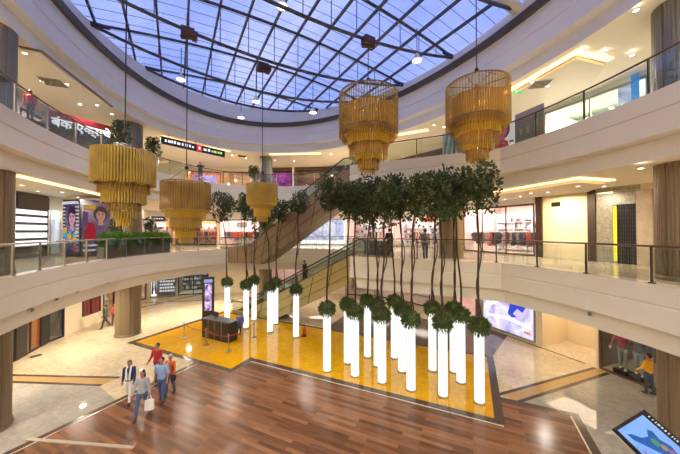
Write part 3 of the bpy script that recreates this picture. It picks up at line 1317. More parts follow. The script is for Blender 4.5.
def carrier_bag(label, hand, rz, m, hm, w=.30, h=.38, d=.12):
    """a carrier bag hanging from a hand"""
    t = thing('carrier_bag', label, 'bag', (hand.x, hand.y, hand.z - h - .16), rz)
    b = MB()
    b.add([(-w / 2, -d / 2, 0), (w / 2, -d / 2, 0), (w / 2, d / 2, 0), (-w / 2, d / 2, 0), (-w / 2 * .95, -d * .3, h), (w / 2 * .95, -d * .3, h), (w / 2 * .95, d * .3, h), (-w / 2 * .95, d * .3, h)],
          [(0, 3, 2, 1), (0, 1, 5, 4), (1, 2, 6, 5), (2, 3, 7, 6), (3, 0, 4, 7), (4, 5, 6, 7)])
    obj('bag_body', b, m, t)
    for s in (-1, 1):
        obj('handle', MB().tube([(-w * .25, s * d * .25, h), (-w * .15, s * .02, h + .13), (0, 0, h + .16), (w * .15, s * .02, h + .13), (w * .25, s * d * .25, h)], .007, 6), hm, t)
    return t
# ------------------------------------------------------------------ shop line
def area(loc, size, energy, col=(1, .80, .56), name='downlight_lamp', rot=(0, 0, 0), size_y=None):
    d = bpy.data.lights.new(name, 'AREA')
    d.shape = 'DISK' if size_y is None else 'RECTANGLE'
    d.size = size
    if size_y:
        d.size_y = size_y
    d.energy = energy
    d.color = col
    o = bpy.data.objects.new(name, d)
    COL.objects.link(o)
    o.location = loc
    o.rotation_euler = rot
    return o


wall_paint = mat('warm wall paint', (.74, .62, .42), .55, var=.03, scale=1)
SHOPS = {0: [], 1: [], 2: []}
WALLSIDE = lambda s: 'right' if s < WL[4] else 'back' if s < WL[11] else 'left' if s < WL[16] else 'near'


def wallstrip(name, s0, s1, z0, z1, m, t=.14, off=0.0, label=None):
    p = offset(wpath(s0, s1), -off) if off else wpath(s0, s1)
    mb = MB().sweep(p, [(0, z0), (0, z1), (-t, z1), (-t, z0), (0, z0)])
    return struct(name, mb, m, label)


def shop(lv, xa, xb, depth=3.5, walls=wall_paint, floorm=None, head=2.8, headm=cream, frame=dark_steel, glazed=True, light=120, lcol=(1, .86, .68),
         label=None, mull=2.0, ceilm=None, lights=2):
    s0, s1 = wpx(xb), wpx(xa)
    SHOPS[lv].append((s0, s1))
    z0, zc = FLOOR[lv], CEIL[lv]
    zh = z0 + head
    fr = wpath(s0, s1)
    bk = offset(fr, -depth)
    zt = max(zh, zc - .02)
    mb = MB()
    loop = [fr[0]] + bk + [fr[-1]]
    for i in range(len(loop) - 1):
        a, b = loop[i], loop[i + 1]
        mb.quad((a.x, a.y, z0), (b.x, b.y, z0), (b.x, b.y, zt), (a.x, a.y, zt))
    poly = fr + bk[::-1]
    top = fill(poly, None, zt - .01, False)
    mb.add(top.v, top.f)
    struct('room_shop', mb, walls)
    struct('floor_shop', fill(poly, None, z0 + .012), floorm or tile_up)
    if zh < zc - .03:
        wallstrip('trim_bulkhead', s0, s1, zh, zc, headm, .2)
    if glazed:
        t = thing('shopfront', label, 'shopfront', (fr[0].x, fr[0].y, z0))
        o2 = fr[0]

        def Q(s):
            return wpt(min(max(s, s0 + .09), s1 - .09)) - o2
        K = max(1, round((s1 - s0) / mull))
        for k in range(K + 1):
            p = Q(s0 + (s1 - s0) * k / K)
            obj('mullion', MB().box((p.x, p.y, head / 2), (.07, .07, head)), frame, t)
            if k < K:
                q = Q(s0 + (s1 - s0) * (k + 1) / K)
                d = (q - p).normalized() * .05
                obj('glass_pane', MB().seg(p + d, q - d, .1, head - .1, -.006, .006), shop_glass, t)
                obj('sill_bar', MB().seg(p, q, 0, .1, -.05, .05), frame, t)
                obj('head_bar', MB().seg(p, q, head - .12, head, -.05, .05), frame, t)
    if light:
        for k in range(lights):
            a, b = wpt(s0 + (s1 - s0) * (k + .5) / lights), None
            i = min(len(bk) - 1, int(len(bk) * (k + .5) / lights))
            nrm = (bk[0] - fr[0]).normalized()
            c = a + nrm * depth * .45
            area((c.x, c.y, zt - .06), 2.2, (1.5 if lv else .8) * light / lights, lcol, 'shop_lamp')
    return s0, s1


def inshop(px, off, lv):
    """point behind the shop line, off metres in, seen at photograph column px"""
    s = wpx(px)
    p0, p1 = wpt(s - .05), wpt(s + .05)
    d = (p1 - p0).normalized()
    n = V((d.y, -d.x))
    p = wpt(s) + n * off
    return V((p.x, p.y, FLOOR[lv])), atan2(d.y, d.x)


def plate(name, label, cat, px0, px1, lv, z0, z1, m, off=-.06, frame=None, t=.06, parts=True):
    """flat lit panel on the shop line between two photograph columns; returns a function placing flat shapes on it"""
    p0, _ = inshop(px1, off, lv)
    p1, _ = inshop(px0, off, lv)
    return panel(name, label, cat, p0.to_2d(), p1.to_2d(), FLOOR[lv] + z0, FLOOR[lv] + z1, m, frame, t)


def panel(name, label, cat, p0, p1, z0, z1, m, frame=None, t=.06, face='print', parent=None):
    """upright panel from p0 to p1 whose face looks to the left of p0-p1"""
    p0, p1 = V(p0), V(p1)
    d = (p1 - p0)
    W, H = d.length, z1 - z0
    root = thing(name, label, cat, (p0.x, p0.y, z0), atan2(d.y, d.x))
    if parent is not None:
        root.parent = parent
        root.location = V((p0.x, p0.y, z0)) - parent.location
    # local frame: x along the panel, y towards the viewer, z up
    obj(face, MB().box((W / 2, -t / 2 + .002, H / 2), (W, t, H)), m, root)
    if frame is not None:
        f = MB()
        w = .06
        for c, s in (((W / 2, 0, -w / 2 + .03), (W + w, t + .05, w)), ((W / 2, 0, H + w / 2 - .03), (W + w, t + .05, w)), ((0, 0, H / 2), (w, t + .05, H)), ((W, 0, H / 2), (w, t + .05, H))):
            f.box(c, s)
        obj('frame', f, frame, root)
    lay = [0]

    def shape(nm, pts, mm, label=None):
        """flat cut-out; u runs left to right as seen from the hall, v upwards, both 0..1"""
        lay[0] += 1
        y = .004 + .003 * lay[0]
        mb = MB()
        n = len(pts)
        vs = [((1 - u) * W, y, v * H) for u, v in pts] + [((1 - u) * W, .001, v * H) for u, v in pts]
        mb.add(vs, [tuple(range(n)), tuple(range(n, 2 * n))[::-1]] + [(i, n + i, n + (i + 1) % n, (i + 1) % n) for i in range(n)])
        o = obj(nm, mb, mm, root)
        if label:
            o['label'] = label
        return o
    root_shape = shape
    return root, root_shape, W, H


def oval(cx, cy, rx, ry, n=20, a=0.0):
    return [(cx + rx * cos(2 * pi * k / n) * cos(a) - ry * sin(2 * pi * k / n) * sin(a), cy + rx * cos(2 * pi * k / n) * sin(a) + ry * sin(2 * pi * k / n) * cos(a)) for k in range(n)]


def rect(a, b, c, d):
    return [(a, b), (c, b), (c, d), (a, d)]


def portrait(shape, cx, cy, r, asp, sk, hr, lip, bgd=None):
    """a face print: hair, face, brows, eyes, nose, lips"""
    x = lambda v: v * r * asp
    shape('hair_print', oval(cx, cy + .15 * r, x(1.15), 1.25 * r), hr)
    shape('neck_print', [(cx - x(.3), cy - .6 * r), (cx + x(.3), cy - .6 * r), (cx + x(.45), cy - 1.6 * r), (cx - x(.45), cy - 1.6 * r)], sk)
    shape('face_print', oval(cx, cy - .05 * r, x(.72), .95 * r), sk)
    shape('fringe_print', [(cx - x(.75), cy + .3 * r), (cx - x(.3), cy + .62 * r), (cx + x(.75), cy + .35 * r), (cx + x(.6), cy + .95 * r), (cx - x(.6), cy + .95 * r)], hr)
    for s in (-1, 1):
        shape('eye_print', oval(cx + s * x(.30), cy + .10 * r, x(.16), .08 * r, 10), hr)
        shape('brow_print', rect(cx + s * x(.30) - x(.2), cy + .24 * r, cx + s * x(.30) + x(.2), cy + .31 * r), hr)
    shape('nose_print', oval(cx, cy - .18 * r, x(.10), .06 * r, 8), lip)
    shape('lips_print', oval(cx, cy - .48 * r, x(.26), .10 * r, 12), lip)


# --- garments and fittings
CLOTH = [(.55, .06, .05), (.70, .12, .06), (.03, .03, .05), (.05, .08, .16), (.55, .52, .48), (.65, .30, .28), (.02, .02, .02), (.12, .14, .20), (.45, .05, .12), (.75, .70, .66)]
rail_m = mat('chrome rail', (.6, .6, .6), .2, .9)


def garment(kind, w, h, rnd):
    mb = MB()
    d = .05
    hw = w / 2
    out = [(-hw * .25, 0), (-hw, -.10), (-hw * 1.05, -h * .45), (-hw * .8, -h * .45), (-hw * .75, -h), (hw * .75, -h), (hw * .8, -h * .45), (hw * 1.05, -h * .45), (hw, -.10), (hw * .25, 0)]
    n = len(out)
    vs = [(x, -d, z) for x, z in out] + [(x, d, z) for x, z in out]
    mb.add(vs, [tuple(range(n)), tuple(range(n, 2 * n))[::-1]] + [(i, n + i, n + (i + 1) % n, (i + 1) % n) for i in range(n)])
    return mb


def rack(label, px, off, lv, n, cols, seed, ht=1.5, length=None, face=True, group=None, zoff=0.0):
    rnd = random.Random(seed)
    p, a = inshop(px, off, lv)
    Lr = length or n * .19
    t = thing('clothes_rack', label, 'clothes rack', (p.x, p.y, p.z + .013 + zoff), a, group)
    f = MB()
    for s in (-1, 1):
        f.tube([(s * Lr / 2, 0, .03), (s * Lr / 2, 0, ht)], .02, 6)
        f.box((s * Lr / 2, 0, .015), (.05, .5, .03))
    f.tube([(-Lr / 2, 0, ht), (Lr / 2, 0, ht)], .02, 6)
    obj('rail', f, rail_m, t)
    for k in range(n):
        c = cols[rnd.randrange(len(cols))]
        h = rnd.uniform(.65, 1.05)
        w = rnd.uniform(.34, .46)
        o = obj('garment', garment(0, w, h, rnd), mat('cloth %.2f %.2f %.2f' % c, c, .85, var=.15, scale=12), t, (-Lr / 2 + Lr * (k + .5) / n, 0, ht - .05), rnd.uniform(-.35, .35) if face else 1.4 + rnd.uniform(-.2, .2))
    return t


def shelving(label, px, off, lv, w, h, rows, cols, seed, frame=None, zoff=0.0):
    rnd = random.Random(seed)
    p, a = inshop(px, off, lv)
    t = thing('display_shelves', label, 'shelves', (p.x, p.y, p.z + .013 + zoff), a)
    f = MB()
    for s in (-1, 1):
        f.box((s * w / 2, 0, h / 2), (.04, .4, h))
    f.box((0, -.19, h / 2), (w, .02, h))
    obj('carcass', f, frame or white_paint, t)
    for r in range(rows):
        z = .15 + (h - .3) * r / rows
        sh = obj('shelf', MB().box((0, 0, z), (w - .04, .4, .03)), frame or white_paint, t)
        g = {}
        x = -w / 2 + .12
        while x < w / 2 - .12:
            c = cols[rnd.randrange(len(cols))]
            ww, hh = rnd.uniform(.1, .24), rnd.uniform(.12, (h - .3) / rows * .7)
            g.setdefault(c, MB()).box((x + ww / 2, .02, z + .015 + hh / 2), (ww * .85, .26, hh))
            x += ww + .03
        for c, b in g.items():
            o = obj('goods', b, mat('cloth %.2f %.2f %.2f' % c, c, .7, var=.15, scale=12), sh)
            o['kind'] = 'stuff'
    return t


white_e = emit('white light box', (1, 1, 1), 1.2)
whitel = mat('gloss white', (.85, .85, .85), .3, var=.02)
pinkw = mat('pale pink shop wall', (.80, .60, .55), .6, var=.05)
peach = mat('peach shop wall', (.80, .52, .30), .6, var=.06)
dimgrey = mat('dim grey shop wall', (.16, .15, .15), .5, var=.2, scale=2)
darkwood = mat('dark brown panelling', (.10, .042, .024), .4, var=.3, scale=3)
magenta_e = picture('magenta glow', [(.3, (.10, .0, .08)), (.55, (.55, .02, .42)), (.75, (.9, .25, .8))], .8, 1.2)
purple_e = picture('violet glow', [(.3, (.16, .08, .35)), (.55, (.45, .28, .85)), (.75, (.95, .75, 1))], 1.0, 1.4)
orange_w = mat('orange shop wall', (.80, .36, .10), .55, var=.1)

# ===================================================== ground storey
shop(0, 14, 47, 4.0, orange_w, None, 2.9, charcoal, black, True, 150, (1, .62, .28), 'black framed cafe front with orange interior at the left of the ground floor', 1.6)
shop(0, 49, 66, 4.0, dimgrey, None, 2.9, cream, black, True, 70, (1, .85, .7), 'dark grey shopfront between the orange cafe and the red posters', 2.2)
shop(0, 104, 147, 4.0, peach, None, 2.8, charcoal, black, True, 160, (1, .70, .42), 'black headed shopfront behind the left ground floor column', 2.4)
shop(0, 178, 209, 3.5, dimgrey, None, 2.9, cream, black, True, 130, (.9, .95, 1), 'dark framed shopfront to the right of the woman portrait panel', 1.5)
shop(0, 262, 330, 3.5, pinkw, None, 3.0, cream, dark_steel, True, 120, (1, .8, .75), 'pink lit shopfront behind the foot of the lower escalator', 3.0)
shop(0, 345, 430, 4.0, pinkw, None, 3.0, cream, dark_steel, True, 130, (1, .78, .72), 'pink lit shopfront behind the middle of the pedestals', 3.0)
s_mann = shop(0, 597, 662, 3.4, dimgrey, None, 3.25, cream, mat('brown shop frame', (.12, .05, .03), .35, var=.15), True, 50, (1, .78, .5), 'brown framed shop window with two figures in jeans, right ground floor', 3.6)
s_rec = shop(0, 541, 594, 2.6, wall_paint, None, 3.3, cream, glazed=False, light=120, lcol=(1, .80, .56), lights=2)
for a_, b_, w_ in ((16, 27, 'left'), (41, 49.5, 'right')):
    plate('cladding_panel', 'black panel at the %s side of the orange cafe front' % w_, 'panel', a_, b_, 0, .02, 3.2, black, -.1, None, .1)
red_p = mat('dark red poster', (.16, .012, .012), .3, var=.35, scale=1.5, es=.04, ec=(.5, .03, .02))
for i, (a, b, w) in enumerate(((83.5, 91.3, 'left'), (92, 100.5, 'right'))):
    r, sh, W, H = plate('wall_poster', '%s one of two dark red posters on the cream ground floor wall' % w, 'poster', a, b, 0, .9, 2.9, red_p, -.03, black, .04)
    sh('print_figure', [(.3, .1), (.7, .1), (.62, .5), (.66, .75), (.5, .88), (.36, .75), (.4, .5)], mat('poster figure', (.10, .01, .012), .4))
    sh('print_bar', rect(.15, .9, .85, .94), mat('poster bar', (.5, .1, .06), .4))
# woman portrait light box and its companion text panel
bw_w = emit('portrait white', (.95, .97, 1), .95)
bw_k = mat('portrait black', (.01, .01, .012), .4)
bw_g = emit('portrait grey', (.62, .63, .66), .8)
r, sh, W, H = plate('light_box', 'black and white light box with a long haired woman portrait, far left ground floor', 'light box', 149, 158.5, 0, .1, 2.3, bw_w, -.25, steel, .12)
sh('hair_print', oval(.5, .58, .36, .30), bw_k)
sh('hair_print', [(.14, .6), (.1, .12), (.36, .1), (.4, .5)], bw_k)
sh('hair_print', [(.86, .6), (.92, .12), (.68, .1), (.6, .5)], bw_k)
sh('face_print', oval(.5, .58, .20, .20), bw_g)
sh('neck_print', rect(.43, .25, .57, .42), bw_g)
for s in (-1, 1):
    sh('eye_print', oval(.5 + s * .09, .61, .05, .018, 10), bw_k)
sh('lips_print', oval(.5, .48, .07, .02, 10), bw_k)
txt_bg = mat('grey text board', (.10, .11, .11), .4, var=.2, es=.05)
r, sh, W, H = plate('notice_board', 'dark board with rows of pale print right of the woman portrait', 'board', 159.5, 177, 0, .1, 2.3, txt_bg, -.25, steel, .12)
rb = random.Random(4)
for k in range(5):
    x = .08
    while x < .86:
        w = rb.uniform(.06, .16)
        sh('print_mark', rect(x, .80 - k * .15, min(.92, x + w), .88 - k * .15), bw_g)
        x += w + .04
# ad board, coral panel and small sign on the right
ad_violet = picture('violet ad print', [(.30, (.22, .18, .62)), (.42, (.62, .55, .92)), (.55, (.93, .90, 1)), (.66, (.70, .62, .95)), (.8, (.30, .28, .80))], .85, .55, 'noise', 1.2)
r, sh, W, H = plate('advert_board', 'big lilac and blue lit advert board on the right ground floor wall', 'advert', 484, 535, 0, .25, 3.2, ad_violet, -.12, steel, .1)
blue_e = emit('advert blue', (.05, .07, .62), .9, .3, 3)
lil_e = emit('advert lilac', (.66, .58, .95), .9, .1, 3)
wht_e = emit('advert white', (.97, .95, 1), 1.0)
sh('print_bloom', [(.52, .42), (.56, .62), (.50, .78), (.58, .84), (.64, .74), (.70, .86), (.80, .80), (.84, .62), (.78, .50), (.70, .40), (.60, .36)], blue_e)
sh('print_bloom', [(.62, .45), (.70, .58), (.80, .52), (.72, .38)], lil_e)
sh('print_streak', [(.1, .30), (.55, .36), (.95, .28), (.95, .22), (.5, .28), (.1, .24)], wht_e)
sh('print_streak', [(.12, .55), (.35, .72), (.40, .68), (.16, .49)], wht_e)
sh('print_streak', [(.20, .80), (.42, .86), (.42, .82), (.22, .75)], lil_e)
sh('print_mark', rect(.82, .10, .93, .15), emit('advert coral', (.9, .3, .2), .8))
coral = picture('coral panel', [(.35, (.85, .38, .30)), (.65, (.95, .55, .48))], .75, .8)
plate('advert_board', 'plain coral pink lit panel left of the lilac advert board', 'advert', 455, 477, 0, .05, 3.1, coral, -.12, steel, .1)

# ===================================================== lower balcony
shop(1, 15.5, 48, 4.0, black, None, 2.75, black, black, False, 80, (.9, .95, 1), None)
plate('shop_sign', 'black fascia band over the striped white light boxes of the left shop', 'shop sign', 15.8, 48, 1, 2.86, 3.6, black, -.05, None, .08)
p0, _ = inshop(47.5, .25, 1)
for k in range(5):
    plate('light_bar', '%s from the top of the horizontal white light bars in the black left shop' % ('%s' % ORD[k]), 'light bar', 16, 47.5, 1, 2.50 - k * .45, 2.80 - k * .45, white_e, .02, None, .06)
plate('wall_panel', 'black back panel behind the horizontal white light bars', 'panel', 15.8, 47.8, 1, .02, 2.84, black, .10, None, .06)
shop(1, 49, 62, 3.0, whitel, None, 2.9, whitel, steel, True, 160, (.95, .97, 1), 'white shopfront between the striped black shop and the portrait kiosk', 2.2)
lil_p = picture('lilac poster', [(.3, (.35, .40, .75)), (.5, (.70, .74, .95)), (.7, (.98, .98, 1))], .8, .9)
plate('wall_poster', 'pale lilac poster in the white shop left of the portrait kiosk', 'poster', 50, 60, 1, .6, 2.3, lil_p, .3, None, .05)
shop(1, 112, 168, 3.5, pinkw, None, 2.8, cream, dark_steel, True, 190, (1, .80, .72), 'pale pink shopfront behind the balcony plants, lower balcony left', 2.4)
shop(1, 171, 217, 3.5, peach, None, 2.8, cream, dark_steel, True, 150, (1, .74, .58), 'peach lit shopfront left of the red clothes shop', 2.4)
shop(1, 219, 263, 3.5, pinkw, None, 2.85, whitel, dark_steel, True, 210, (1, .84, .82), 'bright pink clothes shopfront left of the upper escalator', 2.4)
shop(1, 300, 346, 3.0, whitel, None, 2.9, cream, steel, True, 260, (.92, .92, 1), 'white and lilac shopfront seen under the upper escalator', 2.6)
shop(1, 348, 440, 4.0, pinkw, None, 2.95, whitel, steel, True, 330, (1, .86, .84), 'bright pinkish white shopfront behind the tree trunks', 2.6, lights=3)
shop(1, 463, 535.5, 4.0, pinkw, None, 3.25, whitel, mat('brown shop frame', (.12, .05, .03), .35), True, 330, (1, .86, .82), 'wide bright clothes shopfront right of the tan column', 2.2, lights=3)
lil2 = picture('lilac crystal print', [(.3, (.30, .26, .66)), (.45, (.68, .66, .95)), (.6, (.96, .96, 1))], .85, .8, 'noise', 2.5)
plate('advert_board', 'lilac crystal print panel in the shop under the upper escalator', 'advert', 303, 343, 1, .5, 2.9, lil2, .4, None, .06)
blk_sign = mat('black sign', (.012, .012, .012), .3)
r, sh, W, H = plate('shop_sign', 'black sign with pale marks over the pale pink shop', 'shop sign', 150, 166, 1, 2.55, 3.1, blk_sign, -.12, None, .08)
for k in range(4):
    sh('print_mark', rect(.18 + k * .17, .35, .28 + k * .17, .65), wht_e)
oran_e = emit('orange sign glow', (1, .30, .06), 1.2, .3)
plate('shop_sign', 'glowing orange sign on the shop right of the black sign', 'shop sign', 166.5, 178, 1, 2.0, 2.6, oran_e, -.08, None, .06)
plate('shop_sign', 'red orange glowing sign in the shop behind the tree trunks', 'shop sign', 421, 434, 1, 2.35, 3.0, emit('red sign glow', (1, .16, .06), 1.1, .4), .3, None, .06)
plate('shop_sign', 'small white sign in the bright red clothes shop', 'shop sign', 237, 246, 1, 2.0, 2.5, whitel, .3, black, .06)
# cream recess wall, sign, mosaic shop, lattice
lattice_d = mat('dark lattice', (.03, .028, .03), .35, .3)
mosaic = mat('silver mosaic', (.36, .33, .26), .3, .3, var=.75, scale=8, bump=.3)
bronze = mat('dark bronze pilaster', (.07, .045, .035), .35, .4, var=.2)
for px0, px1, lab in ((536.5, 543, 'dark bronze pilaster right of the wide clothes shop'), (588.5, 596.5, 'dark bronze pilaster between the cream wall and the mosaic shop')):
    plate('wall_pilaster', lab, 'pilaster', px0, px1, 1, .0, 3.65, bronze, -.1, None, .25)
plate('wall_sign', 'small black sign high on the cream wall of the lower balcony', 'sign', 552, 561, 1, 2.95, 3.2, blk_sign, -.04, None, .05)
shop(1, 597, 641, 3.0, mosaic, None, 3.5, mosaic, bronze, False, 130, (1, .82, .5))
plate('wall_panel', 'silver mosaic panel beside the yellow light strip', 'panel', 597, 613.5, 1, .02, 3.4, mosaic, -.05, None, .08)
plate('light_strip', 'upright yellow light strip at the edge of the lattice screen', 'light strip', 614, 617, 1, .1, 2.75, emit('yellow strip', (1, .80, .05), 1.2), -.05, None, .08)
r, sh, W, H = plate('lattice_screen', 'dark square lattice screen beside the yellow light strip', 'screen', 617.5, 636, 1, .02, 2.8, mat('dark lattice back', (.24, .24, .28), .3, .2, var=.6, scale=5), .05, black, .05)
lb = MB()
for i in range(9):
    lb.box((W * i / 8, .03, H / 2), (.035, .05, H))
for i in range(16):
    lb.box((W / 2, .03, H * i / 15), (W, .05, .035))
obj('lattice', lb, lattice_d, r)
plate('wall_panel', 'silver mosaic band over the lattice screen', 'panel', 613.8, 636.5, 1, 2.82, 3.48, mosaic, -.05, None, .08)
stripe_m = mat('striped pale wood', (.50, .40, .30), .4, var=.4, scale=3)
plate('wall_panel', 'pale striped panel between the lattice screen and the right column', 'panel', 637, 654, 1, .02, 3.4, stripe_m, -.05, None, .08)

# ===================================================== upper balcony
shop(2, 18, 60, 3.0, mat('dark red shop wall', (.20, .015, .02), .5, var=.3), None, 2.7, white_paint, black, True, 120, (1, .7, .6), 'dark red shopfront behind the bank sign', 2.2)
shop(2, 186, 221, 3.0, orange_w, None, 2.6, cream, dark_steel, True, 80, (1, .7, .45), 'orange lit shopfront under the hanging black sign', 2.6)
plate('advert_board', 'violet lit panel behind the person leaning on the upper railing', 'advert', 193, 217, 2, .2, 2.2, purple_e, -.1, None, .06)
shop(2, 222, 262, 3.0, peach, None, 2.7, cream, dark_steel, True, 45, (1, .85, .7), 'dim peach shopfront left of the far grey column', 2.6)
shop(2, 268, 292, 2.5, darkwood, None, 2.8, darkwood, black, True, 60, (1, .5, .9), 'magenta lit shopfront right of the far grey column', 2.6)
plate('advert_board', 'magenta glowing panel right of the far grey column', 'advert', 270, 290, 2, .2, 2.6, magenta_e, .4, None, .06)
shop(2, 294, 345, 2.5, darkwood, None, 2.8, darkwood, black, True, 130, (1, .62, .4), 'dark brown panelled shopfront behind the head of the upper escalator', 2.6)
shop(2, 346, 462, 3.0, darkwood, None, 2.8, darkwood, black, True, 200, (1, .70, .45), 'dark brown panelled shopfront behind the tall centre chandelier', 2.8)
pale_green = mat('pale mint shop wall', (.74, .80, .68), .5, var=.05)
shop(2, 545, 652, 3.5, pale_green, None, 2.95, white_paint, steel, True, 620, (.96, 1, .94), 'bright mint white shopfront at the right of the upper balcony', 2.4, lights=3)
plate('banner', 'blue upright banner at the right end of the mint white shopfront', 'banner', 637, 645, 2, .3, 3.1, mat('banner blue', (.03, .22, .72), .5, es=.25), -.3, None, .05)
plate('wall_poster', 'pale lilac poster left of the blue banner', 'poster', 618, 634, 2, 1.2, 2.9, lil_p, .15, None, .05)
for k in range(3):
    pass

# ===================================================== plain walls between the shops
wm = {0: wall_paint, 1: wall_paint, 2: cream}
for lv in (0, 1, 2):
    cur = 0.0
    for s0, s1 in sorted(SHOPS[lv]) + [(WL[-1], WL[-1])]:
        if s0 - cur > .03:
            wallstrip('wall_' + WALLSIDE((cur + s0) / 2), cur, s0, FLOOR[lv], CEIL[lv], wm[lv])
        cur = s1

# ===================================================== stock in the shops
reds = [(.62, .05, .04), (.70, .12, .06), (.55, .03, .03), (.75, .70, .66), (.02, .02, .02)]
mixed = [(.03, .03, .05), (.05, .08, .16), (.62, .10, .07), (.02, .02, .02), (.55, .34, .32), (.14, .16, .22), (.04, .04, .06), (.30, .30, .33)]
pale = [(.78, .66, .60), (.80, .74, .70), (.70, .40, .36), (.60, .60, .62)]
for i, (px, off, n, cols, lab) in enumerate(((227, .8, 5, mixed, 'leftmost rack in the bright pink clothes shop'), (237, .9, 5, reds, 'rack of red garments in the middle of the bright pink clothes shop'),
                                             (247, .8, 5, reds, 'second rack of red garments, nearer the escalator'), (257, 1.3, 5, mixed, 'dark rack beside the upper escalator'))):
    rack(lab, px, off, 1, n, cols, 20 + i)
for i, (px, off, n, cols, lab) in enumerate(((470, .9, 6, mixed, 'dark clothes rack next to the tan column'), (483, 1.0, 6, mixed, 'second clothes rack from the tan column in the wide clothes shop'),
                                             (500, 1.6, 9, mixed, 'long clothes rack in the middle of the wide clothes shop'), (517, .9, 6, mixed, 'fourth clothes rack from the tan column in the wide clothes shop'),
                                             (528, .8, 6, mixed, 'dark clothes rack at the right end of the wide clothes shop'))):
    rack(lab, px, off, 1, n, cols, 40 + i)
for i, (px, lab) in enumerate(((478, 'pale stocked shelves at the left of the wide clothes shop'), (499, 'pale stocked shelves in the middle of the wide clothes shop'), (519, 'pale stocked shelves at the right of the wide clothes shop'))):
    shelving(lab, px, 3.4, 1, 2.3, 2.9, 5, pale + [(.1, .08, .08)], 60 + i)
for i, (px, lab) in enumerate(((362, 'stocked shelves at the left of the shop behind the tree trunks'), (395, 'stocked shelves in the middle of the shop behind the tree trunks'), (424, 'stocked shelves at the right of the shop behind the tree trunks'))):
    shelving(lab, px, 3.3, 1, 3.2, 2.6, 4, pale + mixed[:3], 70 + i)
for i, (px, n, lab) in enumerate(((374, 7, 'left clothes rack behind the tree trunks'), (410, 8, 'middle clothes rack behind the tree trunks'), (434, 6, 'clothes rack just left of the tan column'))):
    rack(lab, px, 1.4, 1, n, mixed + pale, 80 + i)
for i, (px, lab) in enumerate(((125, 'stocked shelves behind the dense left chandelier'), (157, 'stocked shelves under the black sign with pale marks'))):
    shelving(lab, px, 2.9, 1, 3.2, 2.4, 4, pale + mixed[:3], 90 + i)
for i, (px, lab) in enumerate(((182, 'left stocked shelves in the peach lit shop'), (206, 'right stocked shelves in the peach lit shop'))):
    shelving(lab, px, 2.2, 1, 3.2, 2.4, 4, pale + reds, 95 + i)
for i, (px, n, lab) in enumerate(((179, 5, 'left clothes rack in the peach lit shop'), (196, 5, 'middle clothes rack in the peach lit shop'), (210, 6, 'right clothes rack in the peach lit shop'))):
    rack(lab, px, .9, 1, n, mixed + reds, 100 + i)
for i, (px, lab) in enumerate(((186, 'left stocked shelves in the dark framed ground floor shop'), (201, 'right stocked shelves in the dark framed ground floor shop'))):
    shelving(lab, px, 2.6, 0, 2.6, 2.4, 4, [(.5, .6, .65), (.2, .3, .3), (.6, .6, .55), (.05, .05, .05)], 110 + i, charcoal)
for i, (px, lab) in enumerate(((555, 'left stocked shelves in the mint white shop'), (583, 'middle stocked shelves in the mint white shop'), (608, 'right stocked shelves in the mint white shop'))):
    shelving(lab, px, 2.8, 2, 3.2, 2.8, 6, [(.8, .8, .76), (.6, .65, .6), (.3, .3, .32), (.75, .5, .5)], 120 + i)
for i, (px, lab) in enumerate(((112, 'stocked shelves left of the ground floor column'), (125, 'stocked shelves behind the ground floor column'))):
    shelving(lab, px, 3.0, 0, 2.6, 2.2, 4, [(.6, .2, .08), (.75, .45, .2), (.1, .06, .04)], 130 + i, darkwood)
for i, (px, lab) in enumerate(((22, 'left stocked shelves in the orange cafe'), (36, 'right stocked shelves in the orange cafe'))):
    shelving(lab, px, 2.6, 0, 2.6, 2.2, 4, [(.75, .35, .08), (.6, .15, .05), (.8, .6, .3), (.1, .05, .03)], 140 + i, darkwood)
for i, (px, lab) in enumerate(((362, 'left stocked shelves in the pink ground floor shop'), (405, 'right stocked shelves in the pink ground floor shop'))):
    shelving(lab, px, 3.3, 0, 3.2, 2.4, 4, pale, 150 + i)
# ------------------------------------------------------------------ people
def face(dx, dy):
    return atan2(dy, dx) + pi / 2


G = 'group of visitors walking across the timber floor'
p = at_z(129, 401, .014)
person('person in navy cardigan, white scarf and white trousers, leftmost of the walking group', p, face(.35, -1), 1.68, ((22, 8), (-16, 14)), ((14, 10, 25), (-10, 10, 20)), (.022, .035, .12), (.78, .76, .74), hair=hair_b, long_hair=True, fem=True, collar=mat('white scarf', (.8, .8, .8), .8), group=G)
p = at_z(142, 416, .014)
_, hands = person('person in grey top and blue jeans carrying a white bag, nearest of the walking group', p, face(.1, -1), 1.74, ((-18, 16), (20, 6)), ((-12, 9, 15), (10, 12, 12)), (.36, .38, .42), (.06, .10, .24), hair=hair_m, long_hair=True, fem=True, group=G)
bag_w = mat('white carrier bag', (.82, .82, .80), .6)
hl = hands[0]
carrier_bag('white carrier bag hanging from the hand of the person in the grey top', hl, .2, bag_w, bag_w)
p = at_z(157, 381, .014)
person('person in red jacket and dark trousers, farthest of the walking group', p, face(-.2, -1), 1.75, ((14, 6), (-14, 12)), ((10, 12, 30), (8, 12, 30)), (.42, .02, .025), (.06, .05, .10), hair=hair_m, group=G)
p = at_z(161.5, 401, .014)
person('person in light blue shirt and blue jeans beside the orange top', p, face(.15, -1), 1.76, ((10, 4), (-10, 8)), ((6, 12, 20), (-6, 10, 14)), (.26, .38, .66), (.07, .11, .26), sleeve=.5, group=G)
p = at_z(170, 393.5, .014)
_, hands = person('grey haired person in orange top with a dark shoulder bag, in the walking group', p, face(-.1, -1), 1.66, ((-8, 8), (12, 4)), ((4, 10, 14), (0, 14, 10)), (.72, .13, .03), (.10, .13, .24), hair=mat('grey hair', (.42, .38, .34), .6, var=.2), fem=True, group=G)
rb_m = mat('orange red bag', (.55, .10, .05), .5, var=.2)
p = at_z(135, 400, .014)
